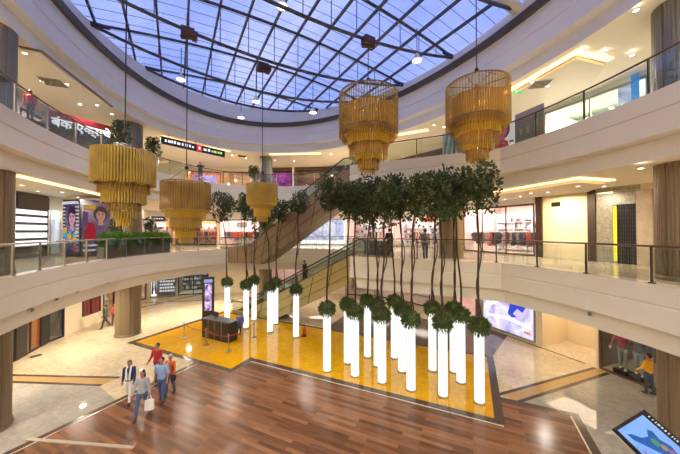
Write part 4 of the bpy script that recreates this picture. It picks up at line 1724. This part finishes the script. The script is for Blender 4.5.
bagp = thing('shoulder_bag', 'black bag with a strap on the shoulder of the person in the orange top', 'bag', hands[0] + V((.02, -.02, -.12)))
obj('bag_body', MB().ball((0, 0, .12), (.10, .15, .15), 12, 8), black, bagp)
obj('strap', MB().tube([(0, -.1, .2), (-.03, -.04, .55), (-.06, .04, .62), (0, .1, .2)], .012, 6), black, bagp)

H_ = 'distant visitors by the left ground floor column'
p = at_z(105, 328, .004)
person('person in dark grey green jacket walking left of the ground floor column', p, face(-.6, -1), 1.68, ((20, 10), (-18, 14)), ((12, 10, 30), (-8, 10, 20)), (.07, .08, .06), (.05, .045, .04), hair=hair_m, group=H_)
p = at_z(114.5, 325, .004)
person('person in red top beside the left ground floor column', p, face(.5, -1), 1.62, ((-14, 12), (16, 6)), ((20, 8, 40), (20, 8, 40)), (.50, .10, .06), (.10, .05, .04), fem=True, hair=hair_m, group=H_)
p = at_z(649, 394, .004)
person('person in orange jacket and dark trousers at the right column', p, face(-.3, 1), 1.72, ((4, 2), (-6, 6)), ((15, 10, 30), (12, 10, 30)), (.85, .38, .02), (.05, .06, .09), hair=hair_m)
# upper and lower balconies
q = ell(344, .62)
person('person leaning on the upper railing over the small chandelier', (q.x, q.y, Z2), face(.55, -.8), 1.74, ((6, 4), (-4, 4)), ((48, 6, 30), (48, 6, 30)), (.03, .035, .05), (.04, .045, .07), lean=-16, hair=hair_m)
person('person in dark jacket on the lower balcony seen between thin trunks', (3.05, 17.4, Z1), face(-.5, .9), 1.72, ((16, 8), (-14, 10)), ((8, 10, 16), (-8, 10, 16)), (.05, .035, .03), (.05, .035, .03), hair=hair_m)
person('person in grey top on the lower balcony just left of the tan column', (4.75, 15.6, Z1), face(.2, 1), 1.70, ((-12, 12), (16, 6)), ((-8, 10, 16), (8, 10, 16)), (.24, .20, .18), (.04, .04, .05), fem=True, hair=hair_m)
e = PB - AX * 5.0 + BX * 2.75
zs = Z1 - (5.0 - .2) / (10.4 - .2) * (Z1 - .03)
person('person in dark clothes riding the lower escalator', (e.x, e.y, zs + .10), face(AX.x, AX.y), 1.70, ((10, 16), (-2, 2)), ((10, 12, 20), (10, 12, 20)), (.03, .028, .03), (.03, .03, .04), hair=hair_m)
# attendant seated behind the black counter
p = at_z(240, 332, .022)
person('seated person in blue violet shirt behind the black counter', (p.x, p.y, -.005 + .022), face(.2, -1), 1.70, ((84, 84), (84, 84)), ((20, 8, 55), (20, 8, 55)), (.10, .11, .36), (.05, .05, .09), hair=hair_m)
st = thing('stool', 'dark round stool under the seated person behind the black counter', 'stool', p)
obj('seat', MB().lathe([(0, .32), (.17, .32), (.18, .35), (.17, .375), (0, .375)], (0, .02, 0), 20, False, False), black, st)
obj('stem', MB().tube([(0, .02, .02), (0, .02, .33)], .03, 10), steel, st)
obj('base', MB().lathe([(0, 0), (.2, 0), (.2, .02), (.03, .04), (0, .04)], (0, .02, 0), 20, False, False), steel, st)
# shop window figures in jeans
denim = (.26, .31, .36)
mk = mat('pale mannequin', (.62, .55, .48), .4)
for px, off, col, tp, lab in ((616, .4, (.34, .36, .32), (.45, .06, .10), 'mannequin in grey jeans and dark red top, left in the brown framed shop window'),
                              (632.5, .4, (.30, .36, .42), (.10, .11, .13), 'mannequin in pale blue jeans and dark top, right in the brown framed shop window')):
    p, a = inshop(px, off, 0)
    t, _ = person(lab, (p.x, p.y, .22), a + pi + .3, 1.98, ((6, 2), (-8, 4)), ((-8, 24, 40), (-8, 24, 40)), tp, col, name='mannequin', cat='mannequin', skin=mk, hair=None, shoes=whitel, group='jeans mannequins in the brown framed window')
    pl = obj('display_plinth', MB().box((0, 0, .10), (.5, .5, .205)), black, None, (p.x, p.y, .013))
    tag(pl, 'low black plinth under the %s' % lab.split(',')[0], 'plinth')
q = V((-13.75, 12.35))
t, _ = person('mannequin in red top behind the upper left railing', (q.x, q.y, Z2 + .85), face(.6, -1), 1.36, ((2, 2), (-3, 3)), ((4, 7, 10), (4, 7, 10)), (.42, .02, .025), (.05, .04, .05), name='mannequin', cat='mannequin', skin=mat('red mannequin', (.35, .03, .03), .4), hair=None)
pl = obj('display_plinth', MB().box((0, 0, .425), (.7, .7, .85)), black, None, (q.x, q.y, Z2))
tag(pl, 'black plinth under the red topped mannequin on the upper balcony', 'plinth')
# ------------------------------------------------------------------ lit coves and dropped ceiling panels
cove_e = emit('warm cove light', (1.0, .60, .24), 3.2, .1)
drop_m = mat('dropped ceiling panel', (.80, .75, .66), .6, var=.03)
groove = mat('dark ceiling groove', (.12, .085, .05), .6)


def cove(label, path, lv, w=.2, m=None):
    z = CEIL[lv]
    o = V(path[0])
    mb = MB().sweep(path, [(-w / 2, -.015), (-w / 2, -.05), (w / 2, -.05), (w / 2, -.015)], z=z)
    ob = obj('cove_light', mb, m or cove_e)
    return tag(ob, label, 'cove light')


RC = [V((7.0, 17.6)), V((8.7, 14.4)), V((9.55, 11.2)), V((11.4, 11.7))]
for lv, nm in ((1, 'lower'), (2, 'upper')):
    cove('warm glowing cove strip bending along the right ceiling over the %s balcony' % nm, RC, lv, .26)
    struct('ceiling_dropped', MB().prism([V((7.3, 17.6)), V((8.95, 14.5)), V((9.75, 11.45)), V((11.4, 11.95)), V((12.6, 14.2)), V((10.4, 18.9)), V((8.6, 18.6))], CEIL[lv] - .16, CEIL[lv] - .04), drop_m)
cove('warm glowing cove strip along the left ceiling over the lower balcony', [V((-12.35, 10.6)), V((-14.2, 16.9))], 1, .3)
cove('dark bent groove in the cream ceiling over the left of the upper balcony', [V((-12.6, 10.9)), V((-12.0, 11.15)), V((-13.25, 16.2))], 2, .14, groove)
cove('warm glowing cove strip in the far ceiling over the upper escalator', [V((-1.8, 26.0)), V((-6.6, 26.3))], 2, .35)
cove('warm glowing cove strip above the hanging black sign', [V((-10.0, 25.3)), V((-11.9, 23.6)), V((-13.6, 21.2))], 2, .3)
cove('short warm cove strip in the ceiling right of the centre chandelier', [V((6.3, 19.9)), V((4.2, 21.0))], 2, .35)
cove('warm glowing cove strip in the ceiling behind the tree crowns', [V((5.5, 18.6)), V((2.0, 20.6))], 1, .25)

# ------------------------------------------------------------------ downlights, vents, small ceiling fittings
dl_ring = mat('white trim ring', (.75, .72, .66), .4)
dl_e = emit('downlight lens', (1, .90, .70), 9)
DL = {('upper', 'left'): (2, [(25, 53), (42, 81), (67, 84), (80, 104), (97, 105), (112, 114)]),
      ('upper', 'far'): (2, [(232, 155), (275, 160), (294, 161), (331, 154), (246, 158)]),
      ('upper', 'centre'): (2, [(395, 138), (434, 125), (444, 127)]),
      ('upper', 'right'): (2, [(532, 82), (547, 86), (583, 52), (604, 54), (632, 55), (636, 10)]),
      ('lower', 'left'): (1, [(22, 185), (38, 191), (62, 192), (78, 197), (104, 201)]),
      ('lower', 'right'): (1, [(641, 168), (604, 186), (578, 186), (548, 192), (531, 193), (520, 196), (505, 199)]),
      }
dl_me = MB().lathe([(0, -.012), (.075, -.012), (.075, -.004), (0, -.004)], (0, 0, 0), 16, False, False).mesh('lens')
dl_me.materials.append(dl_e)
dr_me = MB().lathe([(.075, -.02), (.115, -.02), (.115, 0), (.075, 0), (.075, -.02)], (0, 0, 0), 16, False, False).mesh('trim_ring_mesh')
dr_me.materials.append(dl_ring)
for (nm, side), (lv, pts) in DL.items():
    for i, (px, py) in enumerate(sorted(pts)):
        p = at_z(px, py, CEIL[lv] - (.16 if (side == 'right' and lv and at_z(px, py, CEIL[lv]).x > 9.0) else 0))
        t = thing('downlight', 'round recessed downlight, %s from the left in the %s balcony ceiling, %s part' % (ORD[i], nm, side), 'downlight', p, group='downlights in the %s balcony ceiling, %s' % (nm, side))
        obj('lens', dl_me, None, t)
        obj('trim_ring', dr_me, None, t)
vent_m = mat('dark vent grille', (.10, .085, .07), .5)


def vent(label, px, py, lv, s=.5, rz=.3, drop=0):
    p = at_z(px, py, CEIL[lv] - drop)
    t = thing('ceiling_vent', label, 'vent', p, rz)
    obj('frame', MB().box((-s / 2, 0, -.015), (.04, s, .03)).box((s / 2, 0, -.015), (.04, s, .03)).box((0, -s / 2, -.015), (s, .04, .03)).box((0, s / 2, -.015), (s, .04, .03)), dl_ring, t)
    mb = MB()
    for k in range(6):
        mb.box((0, -s / 2 + s * (k + .5) / 6, -.012), (s, s / 12, .02))
    obj('grille', mb, vent_m, t)


vent('square dark air vent in the cream ceiling over the upper left railing', 53, 82, 2, .9, .4)
vent('square dark air vent in the dropped ceiling panel over the upper right railing', 540, 84, 2, .8, -.2, .16)
vent('small dark vent near the far column in the upper ceiling', 242, 156, 2, .8)
p = at_y(517.5, 91.5, 14.2)
t = thing('exit_sign', 'small green exit sign hanging from the upper ceiling behind the right chandelier', 'exit sign', p, -.25)
obj('sign_box', MB().box((0, 0, 0), (.36, .05, .2)), emit('exit green', (.05, .75, .18), 1.0), t)
obj('pictogram', MB().box((-.06, -.03, 0), (.08, .01, .12)).box((.07, -.03, 0), (.12, .01, .04)), wht_e, t)
obj('hanger', MB().tube([(0, 0, .1), (0, 0, CEIL[2] - p.z)], .012, 6), dark_steel, t)
# round cameras on the lower fascia
cam_m = mat('grey dome camera', (.25, .24, .23), .3, .3)


def edge_path(o):
    return vpath(212, 424, o)


def hit(path, px):
    d = V(((px - 340) / F, 1))
    best = None
    for i in range(len(path) - 1):
        p, q = V(path[i][:2]), V(path[i + 1][:2])
        e = q - p
        den = d.x * e.y - d.y * e.x
        if abs(den) < 1e-9:
            continue
        t = (p.x * e.y - p.y * e.x) / den
        k = (p.x * d.y - p.y * d.x) / den
        if t > 1 and 0 <= k <= 1 and (best is None or t > best[0]):
            best = (t, p + e * k, e.normalized())
    return best[1], best[2]


lp_, rp_ = vpath(212, 424, .29), vpath(200, 105, .29)
for i, (px, py) in enumerate(((31, 310), (56, 299), (77, 291), (108, 282), (157, 271), (590, 314))):
    q, e = hit(lp_ if px < 340 else rp_, px)
    z = at_y(px, py, q.y).z
    t = thing('dome_camera', 'small grey dome camera on the lower balcony fascia, %s from the left' % ORD[i], 'camera', (q.x, q.y, z), atan2(e.y, e.x), group='dome cameras on the lower fascia')
    s = 1
    n = V((-e.y, e.x))
    if n.dot(-q) < 0:
        s = -1
    obj('base', MB().tube([(0, s * -.0, 0), (0, s * .05, 0)], .10, 14), dl_ring, t)
    obj('dome', MB().ball((0, s * .06, 0), (.075, .07, .075), 14, 8), cam_m, t)

# ------------------------------------------------------------------ portrait kiosk on the lower balcony
k0, k1, k2 = V((-14.8, 18.1)), V((-15.4, 16.6)), V((-16.9, 17.15))
k3 = k0 + (k2 - k1)
kk = thing('advert_kiosk', 'tall square advert kiosk with a woman portrait, standing behind the lower left railing', 'kiosk', (k1.x, k1.y, Z1))
cen = (k0 + k2) / 2
kb = MB().prism([p.lerp(cen, .04) - k1 for p in (k0, k1, k2, k3)], 0, 3.42)
obj('kiosk_body', kb, black, kk)
dark_p = picture('night blue print', [(.35, (.02, .015, .06)), (.6, (.05, .03, .16)), (.8, (.12, .06, .30))], .8, 1.2)
r, sh, W, H = panel('portrait_face', None, None, k1, k2, Z1 + .1, Z1 + 3.4, dark_p, black, .05, 'print', kk)
fsk, fhr, flp = emit('portrait skin', (.50, .27, .33), .9, .3, 5), emit('portrait hair', (.05, .02, .06), .8), emit('portrait lips', (.55, .06, .14), .9)
portrait(sh, .5, .68, .15, .85 * H / W, fsk, fhr, flp)
rb = random.Random(9)
pc = [emit('print dot %d' % i, c, .5) for i, c in enumerate(((.9, .55, .10), (.85, .15, .40), (.15, .35, .9), (.95, .85, .6), (.45, .15, .7), (.1, .6, .7)))]
for k in range(26):
    sh('print_dot', oval(rb.uniform(.1, .9), rb.uniform(.10, .46), rb.uniform(.04, .12), rb.uniform(.02, .06), 9), pc[rb.randrange(6)])
for s in (.04, .96):
    for k in range(14):
        sh('print_bulb', rect(s - .02, .08 + k * .065, s + .02, .105 + k * .065), pc[3])
for k in range(9):
    sh('print_mark', rect(.12 + k * .086, .935, .17 + k * .086, .975), bw_g)
film = picture('film print', [(.3, (.04, .025, .06)), (.5, (.14, .07, .16)), (.68, (.26, .13, .16)), (.85, (.45, .30, .26))], .6, 1.0, 'noise', .8)
r, sh, W, H = panel('film_face', None, None, k0, k1, Z1 + .1, Z1 + 3.4, film, black, .05, 'print', kk)
portrait(sh, .64, .74, .12, .85 * H / W, emit('film skin', (.42, .22, .15), .8, .3, 5), emit('film hair', (.10, .05, .05), .7), emit('film lips', (.40, .12, .10), .8))
sh('print_mark', rect(.10, .84, .46, .92), emit('film gold', (.55, .32, .06), .7, .4, 6))
sh('print_figure', [(.10, .28), (.48, .28), (.44, .56), (.34, .60), (.18, .58)], emit('film red', (.32, .02, .03), .8, .3))
sh('print_figure', [(.04, .5), (.20, .52), (.22, .78), (.08, .80)], emit('film blue', (.10, .06, .12), .8, .3))
sh('print_mark', rect(.10, .16, .62, .19), wht_e)
sh('print_mark', rect(.10, .07, .48, .10), wht_e)

# ------------------------------------------------------------------ bank kiosk on the upper balcony
b0, b1 = V((-14.3, 17.9)), V((-15.85, 15.05))
bk = thing('bank_sign', 'black and red curved bank sign with white Devanagari lettering, upper balcony left', 'sign', (b1.x, b1.y, Z2))
n_ = V((-(b0 - b1).y, (b0 - b1).x)).normalized()
obj('booth', MB().prism([p - b1 for p in (b0 + n_ * .06, b1 + n_ * .06, b1 + n_ * .7, b0 + n_ * .7)], 0, 2.55), charcoal, bk)
r, sh, W, H = panel('sign_face', None, None, b0, b1, Z2 + .02, Z2 + 2.55, black, None, .06, 'board', bk)
sh('red_band', [(0, .78), (1, .78), (1, 1), (0, 1)], mat('sign red', (.13, .006, .012), .3, es=.03, ec=(.5, .01, .03)))
tx = bpy.data.curves.new('lettering', 'FONT')
tx.body = '\u092c\u0902\u0915 \u090f\u0915\u094d\u0938\u091a\u0947'
tx.size = .62
tx.extrude = .02
tx.offset = .012
to = bpy.data.objects.new('lettering', tx)
COL.objects.link(to)
dg = bpy.context.evaluated_depsgraph_get()
tm = bpy.data.meshes.new_from_object(to.evaluated_get(dg))
bpy.data.objects.remove(to)
xs = [v.co.x for v in tm.vertices] or [0, 1]
ys = [v.co.y for v in tm.vertices] or [0, 1]
sx = W * .84 / (max(xs) - min(xs))
sy = .78 / (max(ys) - min(ys))
for v in tm.vertices:
    v.co = ((1 - .05) * W - (v.co.x - min(xs)) * sx, v.co.z + .04, H * .61 + (v.co.y - min(ys)) * sy)
tm.materials.append(emit('sign white', (1, 1, 1), 1.3))
obj('lettering', tm, None, r)
for k in range(12):
    sh('print_mark', rect(.52 + (k % 4) * .11, .44 - (k // 4) * .07, .60 + (k % 4) * .11, .47 - (k // 4) * .07), mat('sign grey', (.2, .2, .2), .4))
# hanging black sign with illegible pale marks
r, sh, W, H = panel('hanging_sign', 'long black hanging sign with pale marks and one red block, upper balcony far left', 'sign', (-10.1, 24.5), (-13.2, 20.55), 13.42, 13.98, blk_sign, None, .16, 'board')
rb = random.Random(3)
x = .05
while x < .95:
    w = rb.uniform(.02, .05)
    if not .50 < x + w / 2 < .60:
        sh('print_mark', rect(x, .32, min(.96, x + w), rb.uniform(.55, .72)), wht_e if x < .75 else emit('sign lime', (.6, .75, .3), .9))
    x += w + rb.uniform(.008, .03)
sh('red_block', rect(.515, .06, .595, .94), emit('sign red lit', (.75, .03, .04), 1.0))
sh('print_mark', rect(.54, .3, .57, .7), wht_e)
hg = MB()
for u in (.1, .5, .9):
    hg.tube([(W * u, -.06, H), (W * u, -.06, 14.2 - 13.42)], .015, 6)
obj('hanger', hg, dark_steel, r)

# ------------------------------------------------------------------ boards behind the upper right railing
rq = vpath(200, 105, .42) + [PA + inAB * 3 + V((-.1, .1)), PB + inAB * 3]


def rail_board(label, px0, px1, z0, z1, m, cat='banner', name='railing_banner', frame=None):
    q0, _ = hit(rq, px1)
    q1, _ = hit(rq, px0)
    return panel(name, label, cat, q0, q1, Z2 + z0, Z2 + z1, m, frame, .04)


r, sh, W, H = rail_board('red and white poster with a face behind the upper right railing', 494, 515.5, .05, 1.5, emit('poster white', (.82, .78, .76), .6))
portrait(sh, .42, .58, .26, .85 * H / W, emit('poster red skin', (.55, .10, .09), .6, .2), emit('poster red dark', (.16, .015, .02), .6), emit('poster red lip', (.35, .02, .03), .6))
sh('print_figure', [(.1, .0), (.75, .0), (.68, .22), (.42, .30), (.18, .22)], emit('poster red shirt', (.45, .05, .06), .6))
sh('print_mark', rect(.76, .15, .95, .2), emit('poster red dark', (.16, .015, .02), .6))
r, sh, W, H = rail_board('grey hoarding with small pale and teal prints behind the upper right railing', 516, 545, .03, 1.5, mat('grey hoarding', (.36, .34, .34), .5, var=.08), 'hoarding', 'hoarding')
for u, v, w, h in ((.16, .2, .12, .45), (.40, .15, .14, .5), (.68, .3, .16, .5)):
    sh('print_mark', rect(u, v, u + w, v + h), mat('hoarding print', (.30, .42, .42), .5, var=.4, scale=8))
    sh('print_mark', rect(u + .03, v + .1, u + w - .03, v + h * .6), mat('hoarding pale print', (.62, .64, .62), .5))
r, sh, W, H = rail_board('white board with teal diagonal stripes behind the upper railing', 443, 465, .05, 1.3, mat('white board', (.72, .72, .70), .5))
for k in range(4):
    sh('stripe_print', [(.02 + k * .22, 0), (.12 + k * .22, 0), (.30 + k * .22, 1), (.20 + k * .22, 1)] if k < 3 else [(.70, 0), (.80, 0), (.97, .9), (.97, 1)], mat('teal print', (.16, .36, .36), .5))

# ------------------------------------------------------------------ planters and plants
stone_g = mat('grey planter stone', (.27, .28, .27), .4, var=.12)
white_pot = mat('white planter', (.78, .78, .80), .35)
soil = mat('dark soil', (.03, .02, .015), .9)


def planter_box(label, px, lv, L_=1.7, grow=1.0):
    q, e = hit(vpath(212, 424, .46), px)
    t = thing('planter', label, 'planter', (q.x, q.y, FLOOR[lv]), atan2(e.y, e.x))
    b = MB().box((0, 0, .4), (L_, .38, .8))
    b.box((0, 0, .79), (L_ + .04, .42, .06))
    obj('trough', b, stone_g, t)
    for k in range(3):
        o = obj('shrub', TUF[k], moss_bright, t, (-L_ / 3 + k * L_ / 3, 0, .98), k * 1.3)
        o.data = TUFB[k]
        o.scale = (.95 * grow, .6 * grow, 1.35 * grow)


moss_bright = mat('bright shrub leaf', (.11, .26, .03), .5, var=.45, scale=6)
TUFB = []
for me in TUF:
    c = me.copy()
    c.materials.clear()
    c.materials.append(moss_bright)
    TUFB.append(c)
for i, (px, lab) in enumerate(((113, 'grey planter with green shrubs right of the portrait kiosk'), (126, 'grey planter with green shrubs below the dense chandelier'), (144, 'grey planter with green shrubs right of the left column'), (158, 'grey planter with green shrubs at the end of the curved railing'))):
    planter_box(lab, px, 1)


def pot_tree(label, px, off, lv, pot_h, pot_r, th, sc, conical=True, path=None):
    q, e = hit(vpath(212, 424, off), px)
    t = thing('potted_plant', label, 'plant', (q.x, q.y, FLOOR[lv]))
    obj('pot', MB().lathe([(0, 0), (pot_r * (.55 if conical else .9), 0), (pot_r, pot_h), (pot_r - .05, pot_h), (pot_r - .06, pot_h - .08), (0, pot_h - .08)], (0, 0, 0), 24, True, False), white_pot if conical else stone_g, t)
    obj('trunk', MB().tube([(0, 0, pot_h - .1), (.04, 0, pot_h + th * .5), (0, .03, pot_h + th)], .03, 7), bark, t)
    o = obj('foliage', CAN[2], None, t, (0, 0, pot_h + th + sc * .3))
    o.scale = (sc, sc, sc)


pot_tree('leafy plant in a tall white cone pot beside the upper left column', 121, .75, 2, 1.3, .42, .5, .75)
pot_tree('leafy plant in a white pot on the upper balcony right of the left column', 153, .6, 2, 1.0, .35, .6, .7)
pot_tree('round leafy small tree on the lower balcony right of the left column', 151, 1.6, 1, .7, .32, 1.0, .62, False)
pot_tree('small plant on the upper balcony left of the far grey column', 254, 1.3, 2, .8, .35, .4, .7, False)
pot_tree('small leafy plant between the portrait kiosk and the left column', 116.5, 1.2, 1, .9, .3, .6, .55, False)

# ------------------------------------------------------------------ counter, barrier posts and totem on the amber floor
c0, c1 = at_z(202, 337, .022), at_z(228.5, 343.5, .022)
d = (c1 - c0).to_2d()
ct = thing('counter', 'black box counter inside the red rope barrier on the amber floor', 'counter', c0, atan2(d.y, d.x))
Wc = d.length
obj('counter_body', MB().box((Wc / 2, .36, .6), (Wc, .72, 1.16)).box((Wc / 2, .36, .03), (Wc - .1, .62, .06)), black, ct)
obj('counter_top', MB().box((Wc / 2, .36, 1.21), (Wc + .08, .80, .06)), charcoal, ct)
for k in range(4):
    obj('front_panel', MB().box((Wc * (k + .5) / 4, -.012, .6), (Wc / 4 - .05, .02, 1.05)), mat('black gloss panel', (.02, .018, .02), .15), ct)
for k in range(1, 4):
    obj('metal_strip', MB().box((Wc * k / 4, -.02, .62), (.035, .03, 1.1)), steel, ct)
mon = thing('monitor', 'small dark monitor standing on the black counter', 'monitor', c0 + V((d.x * .35, d.y * .35, 1.242)) + V((.15, .3, 0)), atan2(d.y, d.x))
obj('screen', MB().box((0, 0, .28), (.5, .04, .32)), black, mon)
obj('stand', MB().box((0, .02, .01), (.22, .16, .02)).box((0, .03, .1), (.05, .03, .2)), charcoal, mon)
rope_m = mat('red rope', (.45, .02, .02), .6, var=.15)
posts = [(184, 338), (206, 344.5), (228.5, 351.5), (254, 337)]
labs = ['leftmost', 'second from the left', 'nearest', 'rightmost']
PP = [at_z(x, y, .022) for x, y in posts]
for p, lb_ in zip(PP, labs):
    t = thing('barrier_post', 'chrome barrier post on the amber floor, %s of the four' % lb_, 'barrier post', p, group='chrome barrier posts around the counter')
    obj('base', MB().lathe([(0, 0), (.17, 0), (.17, .02), (.03, .05), (0, .05)], (0, 0, 0), 20, False, False), steel, t)
    obj('post', MB().tube([(0, 0, .04), (0, 0, .95)], .028, 10), steel, t)
    obj('finial', MB().ball((0, 0, .97), .045, 10, 8), steel, t)
for i in range(3):
    a, b = PP[i] + V((0, 0, .88)), PP[i + 1] + V((0, 0, .88))
    pts = [a.lerp(b, k / 10) - V((0, 0, .14 * sin(pi * k / 10))) for k in range(11)]
    o = obj('barrier_rope', MB().tube([p - a for p in pts], .022, 8), rope_m, None, a)
    tag(o, 'red rope slung between the %s pair of barrier posts' % ('left', 'front', 'right')[i], 'rope', 'red ropes of the barrier')
t = thing('digital_totem', 'tall dark totem with a narrow lit screen behind the black counter', 'totem', (-10.35, 22.1, .022), .35)
obj('totem_body', MB().box((0, 0, 1.65), (.85, .28, 3.3)), mat('dark brown totem', (.05, .03, .022), .35), t)
obj('base', MB().box((0, 0, .03), (1.0, .45, .06)), black, t)
obj('screen', MB().box((0, -.15, 1.75), (.50, .03, 2.1)), picture('totem screen', [(.35, (.06, .06, .22)), (.5, (.45, .30, .60)), (.6, (.95, .75, .90)), (.75, (.85, .20, .50))], .9, 1.6), t)
obj('header', MB().box((0, -.15, 3.02), (.6, .02, .26)), emit('totem header', (.35, .40, .85), .8, .4), t)

# ------------------------------------------------------------------ tilted display by the right column
P1, P2 = V((7.02, 7.2, 1.91)), V((8.03, 7.5, 2.13))
e1 = (P2 - P1).normalized()
e2 = V((.346, -.776, -.526))
e2 = (e2 - e1 * e2.dot(e1)).normalized()
nn_ = e1.cross(e2)
if nn_.z < 0:
    nn_ = -nn_
Wd, Ld = (P2 - P1).length, 1.75
base = P1 + e1 * Wd * .55 + e2 * Ld * .5
ds = thing('display_screen', 'tilted digital display with a bright blue picture, on a black stand near the right column', 'display', (base.x, base.y, 0))
o3 = V((base.x, base.y, 0))


def T(u, v, n=0.0):
    return P1 + e1 * (u * Wd) + e2 * (v * Ld) + nn_ * n - o3


def tile(u0, v0, u1, v1, n0, n1):
    mb = MB()
    c = [(u0, v0), (u1, v0), (u1, v1), (u0, v1)]
    return mb.add([T(u, v, n0) for u, v in c] + [T(u, v, n1) for u, v in c], [(0, 3, 2, 1), (4, 5, 6, 7), (0, 1, 5, 4), (1, 2, 6, 5), (2, 3, 7, 6), (3, 0, 4, 7)])


def decal(name, pts, m, n):
    k = len(pts)
    mb = MB().add([T(u, v, n) for u, v in pts] + [T(u, v, n - .003) for u, v in pts], [tuple(range(k)), tuple(range(k, 2 * k))[::-1]] + [(i, k + i, k + (i + 1) % k, (i + 1) % k) for i in range(k)])
    return obj(name, mb, m, scr)


obj('bezel', tile(-.03, -.02, 1.13, 1.02, -.09, -.005), black, ds)
scr = obj('screen', tile(.02, .02, .94, .985, -.02, .003), picture('sky blue screen', [(.3, (.16, .34, .90)), (.6, (.24, .46, .96)), (.8, (.36, .58, 1))], .9, .6), ds)
decal('picture_bird', [(.12, .10), (.22, .12), (.36, .20), (.52, .22), (.66, .16), (.74, .20), (.70, .30), (.78, .40), (.72, .52), (.60, .60), (.54, .54), (.48, .46), (.36, .36), (.24, .26), (.14, .18)], emit('picture navy', (.04, .13, .40), .9, .4, 8), .008)
decal('picture_patch', oval(.54, .30, .08, .05, 12), emit('picture green', (.10, .28, .20), .9, .5, 12), .012)
decal('picture_patch', oval(.66, .46, .07, .05, 12), emit('picture mauve', (.30, .15, .26), .9, .4, 12), .012)
decal('picture_patch', oval(.60, .38, .06, .04, 12), emit('picture ochre', (.40, .26, .10), .9, .4, 12), .016)
decal('picture_mark', [(.56, .74), (.88, .74), (.88, .95), (.56, .95)], emit('picture royal', (.02, .06, .75), 1.0), .008)
decal('picture_mark', [(.66, .80), (.74, .82), (.70, .90)], wht_e, .012)
decal('picture_mark', [(.08, .30), (.11, .30), (.16, .62), (.12, .62)], emit('picture rust', (.45, .12, .08), .8), .008)
rb = random.Random(8)
v = .06
while v < .95:
    h = rb.uniform(.012, .03)
    decal('bezel_mark', [(1.01, v), (1.07, v), (1.07, v + h), (1.01, v + h)], bw_g, .006)
    v += h + rb.uniform(.008, .03)
cz = (P1 + e1 * Wd * .55 + e2 * Ld * .45)
obj('stand', MB().tube([V((0, 0, .05)), cz - o3 - nn_ * .1], .09, 12), black, ds)
obj('foot', MB().lathe([(0, 0), (.42, 0), (.42, .03), (.1, .07), (0, .07)], (0, 0, .004), 24, False, False), black, ds)

# ------------------------------------------------------------------ small things
mat_p = at_z(36, 356, .003)
tag(obj('door_mat', MB().box((0, 0, .012), (.45, .3, .02)), black, None, mat_p, .9), 'small black door mat in front of the orange cafe', 'door mat')
b = thing('lounge_bench', 'dark lounge bench with a teal glass side at the head of the lower escalator', 'bench', (2.6, 18.2, Z1 + .001), atan2(AX.y, AX.x))
obj('bench_seat', MB().box((0, 0, .28), (1.6, .6, .3)), charcoal, b)
obj('bench_back', MB().box((0, .27, .62), (1.6, .1, .55)), charcoal, b)
obj('bench_foot', MB().box((0, 0, .07), (1.4, .5, .14)), black, b)
obj('side_screen', MB().box((-.95, 0, .5), (.05, .7, 1.0)), mat('teal glass screen', (.06, .20, .20), .15), b)
fx = at_z(304, 336, .022)
t = thing('fire_extinguisher', 'small red fire extinguisher on a dark stand behind the pedestals', 'extinguisher', fx)
obj('cylinder', MB().lathe([(0, .05), (.09, .05), (.09, .45), (.04, .55), (.03, .6), (0, .6)], (0, 0, 0), 14, True, False), mat('extinguisher red', (.5, .02, .02), .3), t)
obj('stand', MB().box((0, 0, .025), (.34, .34, .05)).box((0, .13, .4), (.05, .03, .8)), black, t)
obj('hose', MB().tube([(.03, 0, .58), (.12, -.03, .5), (.11, -.03, .25)], .012, 6), black, t)
# ------------------------------------------------------------------ lights in the balcony ceilings
for lv in (0, 1, 2):
    zc = CEIL[lv] - .2
    for a in range(105, 105 + 340, 17):
        p = ell(a, 2.3)
        k = .35 if lv == 0 and (a > 370 or a < 115) else 1
        area((p.x, p.y, zc), .2, k * (190, 200, 230)[lv], (1, .90, .74))
p, a = inshop(566, -.9, 1)
area((p.x, p.y, CEIL[1] - .22), .4, 115, (1, .76, .46))
# added spotlights without fixtures, below the bronze band, to brighten the atrium floor
for k in range(30):
    p = ell(k * 12, -.35)
    d = bpy.data.lights.new('added_fill_spot', 'SPOT')
    d.energy = 400
    d.color = (1, .91, .76)
    d.spot_size = radians(52)
    d.spot_blend = .7
    d.shadow_soft_size = .05
    o = bpy.data.objects.new('added_fill_spot', d)
    COL.objects.link(o)
    o.location = (p.x, p.y, 16.35)
    aim = V((p.x * .45 + EC.x * .55, p.y * .45 + EC.y * .55, 0)) - o.location
    o.rotation_euler = aim.to_track_quat('-Z', 'Y').to_euler()
# ------------------------------------------------------------------ world and colour management
w = bpy.data.worlds.new('dusk sky')
SC.world = w
w.use_nodes = True
nt = w.node_tree
nt.nodes.clear()
o = nt.nodes.new('ShaderNodeOutputWorld')
bg = nt.nodes.new('ShaderNodeBackground')
tc = nt.nodes.new('ShaderNodeTexCoord')
nz = nt.nodes.new('ShaderNodeTexNoise')
nz.inputs['Scale'].default_value = 2.2
nz.inputs['Detail'].default_value = 5
r = ramp(nt, [(.35, (.22, .31, .84)), (.55, (.31, .40, .90)), (.75, (.55, .61, .96))])
nt.links.new(tc.outputs['Generated'], nz.inputs['Vector'])
nt.links.new(nz.outputs['Fac'], r.inputs[0])
nt.links.new(r.outputs[0], bg.inputs[0])
bg.inputs[1].default_value = 1.05
nt.links.new(bg.outputs[0], o.inputs[0])
vs = SC.view_settings
SC.display_settings.display_device = 'sRGB'
vs.view_transform = 'Standard'
vs.look = 'None'
vs.exposure = 0.3
vs.gamma = 1.0
vs.use_curve_mapping = False
SC.cycles.max_bounces = 8
SC.cycles.transparent_max_bounces = 24
SC.cycles.sample_clamp_indirect = 4
